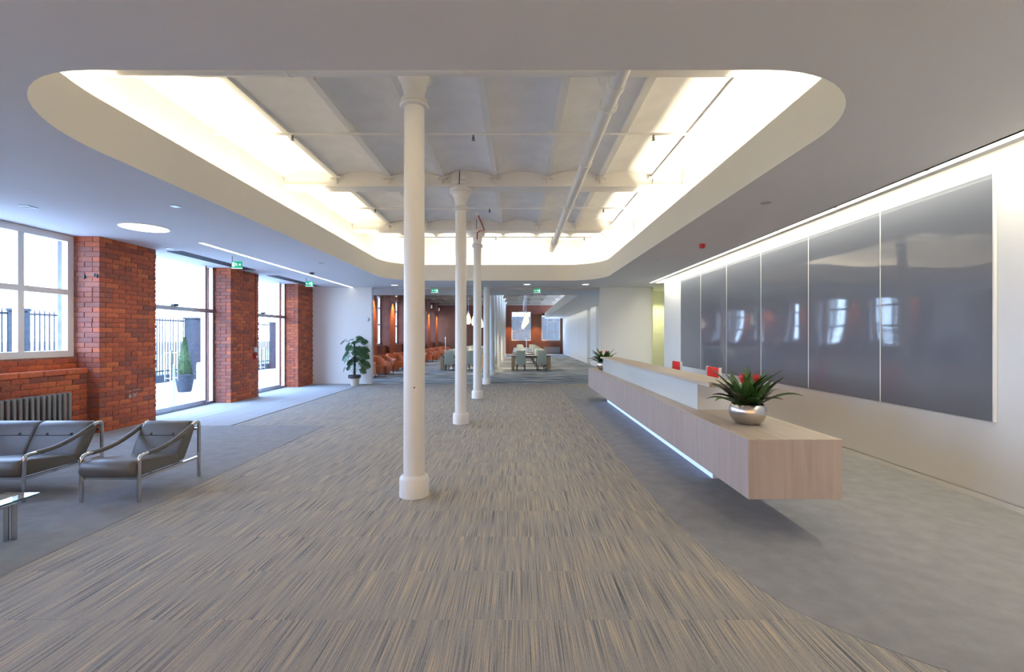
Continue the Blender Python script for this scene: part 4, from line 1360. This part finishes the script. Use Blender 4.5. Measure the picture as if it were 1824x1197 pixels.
def bromeliad(loc, label, seed, s=1.0):
    r_ = random.Random(seed)
    t = thing('potted_bromeliad', label, 'plant', loc, 0, 'bromeliads in metal bowls on the desk')
    MB().lathe([(0.070, 0), (0.095, 0.008), (0.125, 0.035), (0.145, 0.075), (0.150, 0.105), (0.147, 0.135), (0.138, 0.162), (0.131, 0.174), (0.126, 0.174), (0.133, 0.155), (0.140, 0.125)], 48, cap=False).lathe([(0.001, 0.0005), (0.071, 0.0005)], 40, cap=False).build('bowl', M['potmetal'], t, True)
    MB().lathe([(0.137, 0.150), (0.06, 0.158), (0.002, 0.16)], 24, cap=False).build('soil', M['soil'], t, True)
    # three rosettes
    for (cx_, cy_, az0, fl) in ((-0.055, -0.01, 0.3, True), (0.06, -0.02, 1.1, True), (0.0, 0.04, 2.2, False)):
        for k in range(14):
            az = az0 + k * 2.399
            if k < 7:
                ln, ri, dr, wd = r_.uniform(.32, .42), r_.uniform(.45, .75), r_.uniform(.18, .34), r_.uniform(.027, .035)
                if (cx_ > 0) != (math.cos(az) > 0) and abs(cx_) > 0.02:
                    ln *= 0.72
            else:
                ln, ri, dr, wd = r_.uniform(.24, .33), r_.uniform(1.0, 1.35), r_.uniform(0.03, 0.14), r_.uniform(.028, .038)
                if not fl:
                    ln *= 1.15
            lm = M['leaf'] if (k >= 7 and r_.random() < 0.8) or r_.random() < 0.4 else M['leafdark']
            strap_leaf(az, ln, ri, dr, wd, 0.012).build('leaf', lm, t, True, loc=(cx_, cy_, 0.155))
        if fl:
            f = MB()
            for q in range(12):
                a = q * 2.4
                rr = 0.008 + 0.020 * (q / 12)
                z0 = 0.02 + 0.028 * (1 - q / 12)
                base = Vector((rr * 0.4 * math.cos(a), rr * 0.4 * math.sin(a), 0))
                tip = Vector((rr * 1.25 * math.cos(a), rr * 1.25 * math.sin(a), z0 + 0.03))
                sd = Vector((-math.sin(a), math.cos(a), 0)) * 0.013
                mid = (base + tip) / 2 + Vector((math.cos(a), math.sin(a), 0)) * 0.008
                f.add([base, mid - sd, tip, mid + sd, mid + Vector((math.cos(a), math.sin(a), 0)) * 0.006], [(0, 1, 4), (1, 2, 4), (2, 3, 4), (3, 0, 4), (0, 3, 1), (1, 3, 2)])
            f.lathe([(0.012, -0.01), (0.022, 0.015), (0.02, 0.035), (0.006, 0.05)], 10)
            f.build('flower', M['flower'], t, loc=(cx_, cy_ - 0.01, 0.155 + 0.215))
            MB().tube([(0, 0, 0), (0, 0, 0.21)], 0.007, 8).build('flower_stem', M['stalk'], t, loc=(cx_, cy_ - 0.01, 0.155))
    return t


bromeliad((2.0, 3.97, 0.74), 'red flowering bromeliad in a round brushed metal bowl on the near end of the desk', 3)
bromeliad((1.94, 10.32, 0.74), 'small looking bromeliad in a metal bowl at the far end of the desk', 11)


# ================================================================== MONSTERA
def monstera_leaf(size, bend, r_):
    """heart-shaped leaf split towards the midrib, in local xy, tip along +y"""
    mb = MB()
    half = []
    n = 7
    right = []
    for i in range(n):
        a = i / (n - 1)
        # lobes along the margin
        y = -0.18 + 1.18 * a
        wv = 0.62 * math.sin(PI * min(1, (a * 0.92 + 0.10))) ** 0.75
        right.append((wv, y))
    vs, fs = [], []

    def P(x, y):
        z = -bend * (y ** 2) * 0.5 - 0.25 * abs(x) ** 1.5 + 0.02
        vs.append((x * size, y * size, z * size))
        return len(vs) - 1
    for s in (1, -1):
        mid = [P(0, -0.02 + 1.02 * i / (n - 1)) for i in range(n)]
        for i in range(n - 1):
            (x0, y0), (x1, y1) = right[i], right[i + 1]
            g = 0.15
            xa, ya = x0 + (x1 - x0) * g, y0 + (y1 - y0) * g
            xb, yb = x0 + (x1 - x0) * (1 - g), y0 + (y1 - y0) * (1 - g)
            ym0 = -0.02 + 1.02 * i / (n - 1); ym1 = -0.02 + 1.02 * (i + 1) / (n - 1)
            k0 = P(s * x0 * 0.30, ym0 + (y0 - ym0) * 0.3); k1 = P(s * x1 * 0.30, ym1 + (y1 - ym1) * 0.3)
            o0 = P(s * xa, ya - 0.02); o1 = P(s * xb, yb - 0.02)
            f1 = (mid[i], k0, k1, mid[i + 1]); f2 = (k0, o0, o1, k1)
            if s < 0:
                f1, f2 = tuple(reversed(f1)), tuple(reversed(f2))
            fs += [f1, f2]
    mb.add(vs, fs)
    mb.add([(x, y, z - 0.003) for x, y, z in vs], [tuple(reversed(f)) for f in fs])
    return mb


mo = thing('potted_monstera', 'tall split-leaf monstera in a cream pot with a dark rim against the white end wall', 'plant', (-4.96, 13.88, 0))
MB().lathe([(0.115, 0), (0.118, 0.01), (0.150, 0.22), (0.158, 0.235)], 28).build('pot', M['potcream'], mo, True)
MB().lathe([(0.158, 0.225), (0.185, 0.235), (0.190, 0.315), (0.180, 0.325), (0.165, 0.325), (0.16, 0.29)], 28, cap=False).build('pot_rim', M['potdark'], mo, True)
MB().lathe([(0.165, 0.295), (0.002, 0.30)], 20, cap=False).build('soil', M['soil'], mo)
MB().tube([(0, 0, 0.29), (0.005, 0, 0.7), (0.0, 0, 1.30)], [0.035, 0.032, 0.028], 10).build('moss_pole', M['moss'], mo, True)
rm = random.Random(21)
# (dx, dz of leaf base, size, facing angle in plan, tilt)
LV = [(-0.30, 1.36, .17, 2.6, -.2), (-0.12, 1.40, .19, 1.8, .2), (0.12, 1.42, .18, 0.6, .3), (0.22, 1.34, .16, 0.2, .1), (-0.20, 1.22, .17, 2.9, -.5), (-0.04, 1.20, .18, 4.2, -.7), (0.10, 1.18, .19, 5.2, -.8),
      (0.24, 1.12, .20, 0.1, -.4), (0.30, 0.98, .22, -.3, -.9), (0.16, 1.00, .19, 5.4, -1.0), (-0.24, 1.03, .19, 3.4, -.9), (-0.16, 0.92, .20, 3.9, -1.1), (-0.30, 0.78, .17, 2.8, -.9), (-0.12, 0.74, .17, 4.0, -.9),
      (0.22, 0.74, .22, 0.2, -.6), (0.34, 0.66, .20, -.4, -1.0), (-0.14, 0.58, .15, 3.3, -.7), (-0.30, 0.55, .17, 3.0, -1.0), (0.26, 0.52, .18, -.2, -1.1), (0.02, 0.86, .18, 4.7, -1.0), (0.04, 1.08, .2, 4.9, -.9), (0.0, 1.36, .17, 4.6, -.4)]
for (dx, dz, sz, az, tl) in LV:
    dyv = rm.uniform(-0.16, 0.12)
    lo = monstera_leaf(sz * 1.22, 0.45, rm).build('leaf', M['monstera'], mo, True, loc=(dx * 0.92, dyv, dz))
    lo.rotation_euler = (tl * 0.8, 0.95 * math.cos(az) + rm.uniform(-.25, .25), az - PI / 2)
    zb = max(0.34, dz - 0.22)
    MB().tube([(0.02 * math.copysign(1, dx), 0, zb), (dx * 0.45, dyv * 0.5, dz - 0.03), (dx * 0.92, dyv, dz)], 0.006, 6).build('leaf_stalk', M['stalk'], mo, True)

# ================================================================== LOUNGE SEATING
SEAT = [(-0.35, 0.223), (-0.40, 0.226), (-0.432, 0.245), (-0.449, 0.28), (-0.449, 0.318), (-0.432, 0.354), (-0.40, 0.375), (-0.33, 0.380), (-0.18, 0.355), (0.0, 0.33), (0.13, 0.305), (0.17, 0.22)]
BACK = [(0.10, 0.245), (0.118, 0.31), (0.175, 0.43), (0.235, 0.555), (0.265, 0.592), (0.305, 0.607), (0.345, 0.600), (0.366, 0.575), (0.36, 0.53), (0.29, 0.39), (0.20, 0.225), (0.15, 0.222)]


def smooth_path(pts, it=2):
    pts = [Vector(p) for p in pts]
    for _ in range(it):
        new = [pts[0]]
        for a, b2 in zip(pts[:-1], pts[1:]):
            new += [a * 0.75 + b2 * 0.25, a * 0.25 + b2 * 0.75]
        new.append(pts[-1])
        pts = new
    return pts


def side_frame(t, x):
    f, r_ = -0.385, 0.385
    p = [(x, f, 0), (x, f, 0.36), (x, f + 0.005, 0.405), (x, f + 0.045, 0.418), (x, f + 0.11, 0.420), (x, -0.16, 0.422), (x, -0.02, 0.445), (x, 0.12, 0.492), (x, 0.26, 0.553), (x, 0.315, 0.577), (x, 0.36, 0.588), (x, r_, 0.567), (x, r_, 0.52), (x, r_, 0)]
    sp_ = smooth_path(p, 2)
    fr = MB().tube(sp_, 0.0165, 12).build('side_frame', M['chrome'], t, True)
    slv = [q for q in sp_ if -0.29 < q.y < 0.29 and q.z > 0.3]
    MB().tube(slv, 0.0205, 12).build('arm_pad', M['leather'], fr, True)
    MB().box(x - 0.010, x + 0.010, f, r_, 0.198, 0.222).build('side_rail', M['chrome'], fr)
    return fr


def lounge(name, label, loc, x0, n, wd, cat):
    t = thing(name, label, cat, loc, 0)
    x1 = x0 + n * wd
    side_frame(t, x0 - 0.004)
    side_frame(t, x1 + 0.004)
    MB().box(x0, x1, -0.375, -0.350, 0.200, 0.222).build('cross_rail', M['chrome'], t)
    MB().box(x0, x1, 0.13, 0.155, 0.198, 0.218).build('cross_rail', M['chrome'], t)
    MB().box(x0, x1, 0.355, 0.375, 0.50, 0.52).build('cross_rail', M['chrome'], t)
    for k in range(n):
        a = x0 + k * wd + (0.016 if k == 0 else 0.003)
        b2 = x0 + (k + 1) * wd - (0.016 if k == n - 1 else 0.003)
        MB().pad(SEAT, a - (0.012 if k == 0 else 0), b2 + (0.012 if k == n - 1 else 0), 0.045, 0.84).build('seat_cushion', M['leather'], t, True)
        bk = MB().pad(BACK, a, b2, 0.03, 0.86).build('back_cushion', M['leather'], t, True)
        MB().tube([(a + 0.02, 0.196, 0.478), (b2 - 0.02, 0.196, 0.478)], 0.004, 6).build('seam', M['leatherdark'], bk)
        for u in (0.28, 0.75):
            bo = MB().lathe([(0.013, 0), (0.012, 0.005), (0.004, 0.008)], 12).build('button', M['leatherdark'], bk, True, loc=(a + (b2 - a) * u, 0.203, 0.492))
            bo.rotation_euler = (math.radians(65), 0, 0)
    return t


lounge('lounge_armchair', 'single grey leather armchair with a chrome tube frame on the plain carpet', (-3.66, 4.485, 0.0075), -0.255, 1, 0.51, 'armchair')
lounge('lounge_sofa', 'grey leather sofa with chrome tube frame in front of the radiator', (-5.25, 4.485, 0.0075), -0.81, 3, 0.54, 'sofa')

t = thing('coffee_table', 'low glass coffee table with double chrome tube legs before the sofa', 'table', (-4.28, 2.85, 0.0075))
MB().box(-0.63, 0.63, -0.64, 0.64, 0.288, 0.299).build('glass_top', M['tabletop'], t)
e = MB()
for (a, b2, c, d) in ((-0.6305, 0.6305, 0.64, 0.6405), (-0.6305, 0.6305, -0.6405, -0.64), (0.63, 0.6305, -0.64, 0.64), (-0.6305, -0.63, -0.64, 0.64)):
    e.box(a, b2, c, d, 0.2875, 0.2995)
e.build('polished_edge', M['glassedge'], t)


def uframe(p0, p1):
    p0, p1 = Vector(p0), Vector(p1)
    d = (p1 - p0).normalized() * 0.05
    return smooth_path([p0, p0 + Vector((0, 0, 0.22)), p0 + Vector((0, 0, 0.268)), p0 + d + Vector((0, 0, 0.271)), p1 - d + Vector((0, 0, 0.271)), p1 + Vector((0, 0, 0.268)), p1 + Vector((0, 0, 0.22)), p1], 3)


for (p0, p1) in (((-0.57, 0.48, 0), (0.55, 0.48, 0)), ((-0.57, -0.48, 0), (0.55, -0.48, 0)), ((0.585, -0.50, 0), (0.585, 0.50, 0)), ((-0.605, -0.50, 0), (-0.605, 0.50, 0))):
    MB().tube(uframe(p0, p1), 0.0165, 12).build('leg_frame', M['chrome'], t, True)

# ================================================================== DINING HALL FURNITURE
# orange tub chairs along the brick wall


def tub_chair(label, loc, rz):
    t = thing('tub_chair', label, 'armchair', loc, rz, 'orange tub chairs along the brick wall')
    n = 28
    vs, fs = [], []
    mb = MB()
    # curved wrap: back high, arms lower (open towards -y)
    for i in range(n + 1):
        a = math.radians(-50 + 280 * i / n)
        c, s = math.cos(a), math.sin(a)
        hgt = 0.56 + 0.19 * max(0, min(1, (s + 0.1) / 0.7))
        for (rr, z) in ((0.40, 0.12), (0.42, hgt - 0.05), (0.39, hgt), (0.33, hgt), (0.29, hgt - 0.05), (0.28, 0.12)):
            q4 = (abs(c) ** 4 + abs(s) ** 4) ** 0.25      # squarish plan
            vs.append((rr * c / q4, rr * s / q4, z))
    for i in range(n):
        for k in range(6):
            a, b2 = i * 6 + k, i * 6 + (k + 1) % 6
            fs.append((a, b2, b2 + 6, a + 6))
    fs.append((5, 4, 3, 2, 1, 0)); fs.append(tuple(n * 6 + k for k in range(6)))
    mb.add(vs, fs)
    mb.build('shell', M['orange'], t, True)
    MB().lathe([(0.27, 0.14), (0.285, 0.18), (0.285, 0.38), (0.26, 0.41), (0.1, 0.415)], 20).build('seat_cushion', M['orange'], t, True)
    for (x, y) in ((-0.22, -0.22), (0.22, -0.22), (-0.22, 0.22), (0.22, 0.22)):
        MB().tube([(x, y, 0), (x, y, 0.14)], [0.015, 0.022], 8).build('leg', M['darkwood'], t, True)
    return t


tub0 = None
TY = [16.95, 18.1, 19.9, 21.1, 23.1, 24.3, 26.6, 27.8, 29.8, 31.0, 33.2, 34.4]
for k, yy in enumerate(TY):
    lab = '%s orange tub chair along the brick wall, counted from the glass' % ORD[k]
    rz = math.radians(60 + (12 if k % 2 else -8))
    if tub0 is None:
        tub0 = tub_chair(lab, (-5.22, yy, 0), rz)
    else:
        dup(tub0, (-5.25, yy, 0), rz, lab)

# dining tables and chairs


def dining_table(label, loc):
    t = thing('dining_table', label, 'table', loc, 0, 'long dining tables behind the glass')
    MB().rbox(-0.86, 0.86, -0.45, 0.45, 0.62, 0.66, 0.004, 1).build('table_top', M['tabledark'], t)
    for sx in (-1, 1):
        for sy in (-1, 1):
            MB().rbox(sx * 0.79 - 0.065, sx * 0.79 + 0.065, sy * 0.385 - 0.06, sy * 0.385 + 0.06, 0, 0.62, 0.004, 1).build('leg', M['oak'], t)
    MB().box(-0.72, 0.72, -0.40, -0.37, 0.55, 0.62).build('apron', M['tabledark'], t)
    return t


def dining_chair(label, loc, rz, group):
    t = thing('dining_chair', label, 'chair', loc, rz, group)
    MB().rbox(-0.20, 0.20, -0.235, -0.175, 0.28, 0.90, 0.02, 2).build('backrest', M['sage'], t, True)
    MB().rbox(-0.20, 0.20, -0.18, 0.22, 0.30, 0.42, 0.02, 2).build('seat', M['sage'], t, True)
    for sx in (-1, 1):
        for sy in (-0.2, 0.19):
            MB().tube([(sx * 0.17, sy, 0), (sx * 0.17, sy, 0.31)], [0.014, 0.02], 6).build('leg', M['darkwood'], t)
    return t


tab0 = ch0 = None
pl0 = None


def pendant(label, loc):
    t = thing('pendant_lamp', label, 'lamp', loc, 0, 'glowing pendant lamps over the dining tables')
    MB().lathe([(0.045, -0.24), (0.10, -0.19), (0.125, -0.08), (0.11, 0.06), (0.065, 0.19), (0.03, 0.27), (0.028, 0.30)], 18).build('lamp_shade', M['pendant'], t, True)
    MB().tube([(0, 0, 0.3), (0, 0, 2.1)], 0.006, 6).build('cord', M['steel'], t)
    MB().lathe([(0.035, 0.29), (0.035, 0.36), (0.01, 0.38)], 12).build('lamp_cap', M['steel'], t, True)
    return t


for side, cx_, word in ((0, 0.585, 'right row'), (1, -2.5, 'row left of columns')):
    for r in range(6):
        yy = 20.25 + 2.55 * r
        lab = '%s dining table from the glass in the %s' % (ORD[r], word)
        if tab0 is None:
            tab0 = dining_table(lab, (cx_, yy, 0))
        else:
            dup(tab0, (cx_, yy, 0), 0, lab)
        for (dx, wl_) in ((-0.43, 'left'), (0.46, 'right')):
            for (dy, rz, fn) in ((-0.42, 0, 'glass side'), (0.45, PI, 'far side')):
                lab = 'sage dining chair, %s seat, %s of %s table, %s' % (wl_, fn, ORD[r], word)
                g = 'sage dining chairs at the tables'
                jx = random.uniform(-.03, .03)
                if ch0 is None:
                    ch0 = dining_chair(lab, (cx_ + dx + jx, yy + dy, 0), rz, g)
                else:
                    dup(ch0, (cx_ + dx + jx, yy + dy, 0), rz, lab)
        if r < 6:
            lab = '%s pendant lamp from the glass over the %s of tables' % (ORD[r], word)
            lx = 0.40 if side == 0 else -2.25
            if pl0 is None:
                pl0 = pendant(lab, (lx, yy + 0.6, 2.28))
            else:
                dup(pl0, (lx, yy + 0.6, 2.28), 0, lab)
t = thing('hall_radiator', 'grey panel radiator under the far right window of the hall', 'radiator', (2.9, 38.9, 0))
MB().rbox(-0.7, 0.7, -0.06, 0.04, 0.06, 0.58, 0.01, 1).build('panel', M['radiator'], t)
for x in (-0.5, 0.5):
    MB().box(x - 0.02, x + 0.02, -0.03, 0.03, 0, 0.07).build('foot', M['radiator'], t)
for k in range(12):
    MB().box(-0.66 + 0.115 * k, -0.61 + 0.115 * k, -0.075, -0.06, 0.09, 0.55).build('rib', M['radiator'], t)
for k in range(6):
    yy = 20.35 + 3.2 * k
    t = thing('pier_spotlight', '%s cylinder spotlight on the brick side wall of the hall' % LBL[k], 'light', (-6.36, yy, 3.55), 0, 'cylinder spotlights on the hall piers')
    MB().lathe([(0.06, 0), (0.06, 0.22), (0.05, 0.23)], 14, 0.09).build('spot_body', M['steel'], t, True)
    MB().lathe([(0.05, -0.004), (0.05, 0.0)], 14, 0.09).build('spot_lens', M['spotglow'], t)
    MB().box(-0.08, 0.04, -0.03, 0.03, 0.08, 0.14).build('bracket', M['steel'], t)
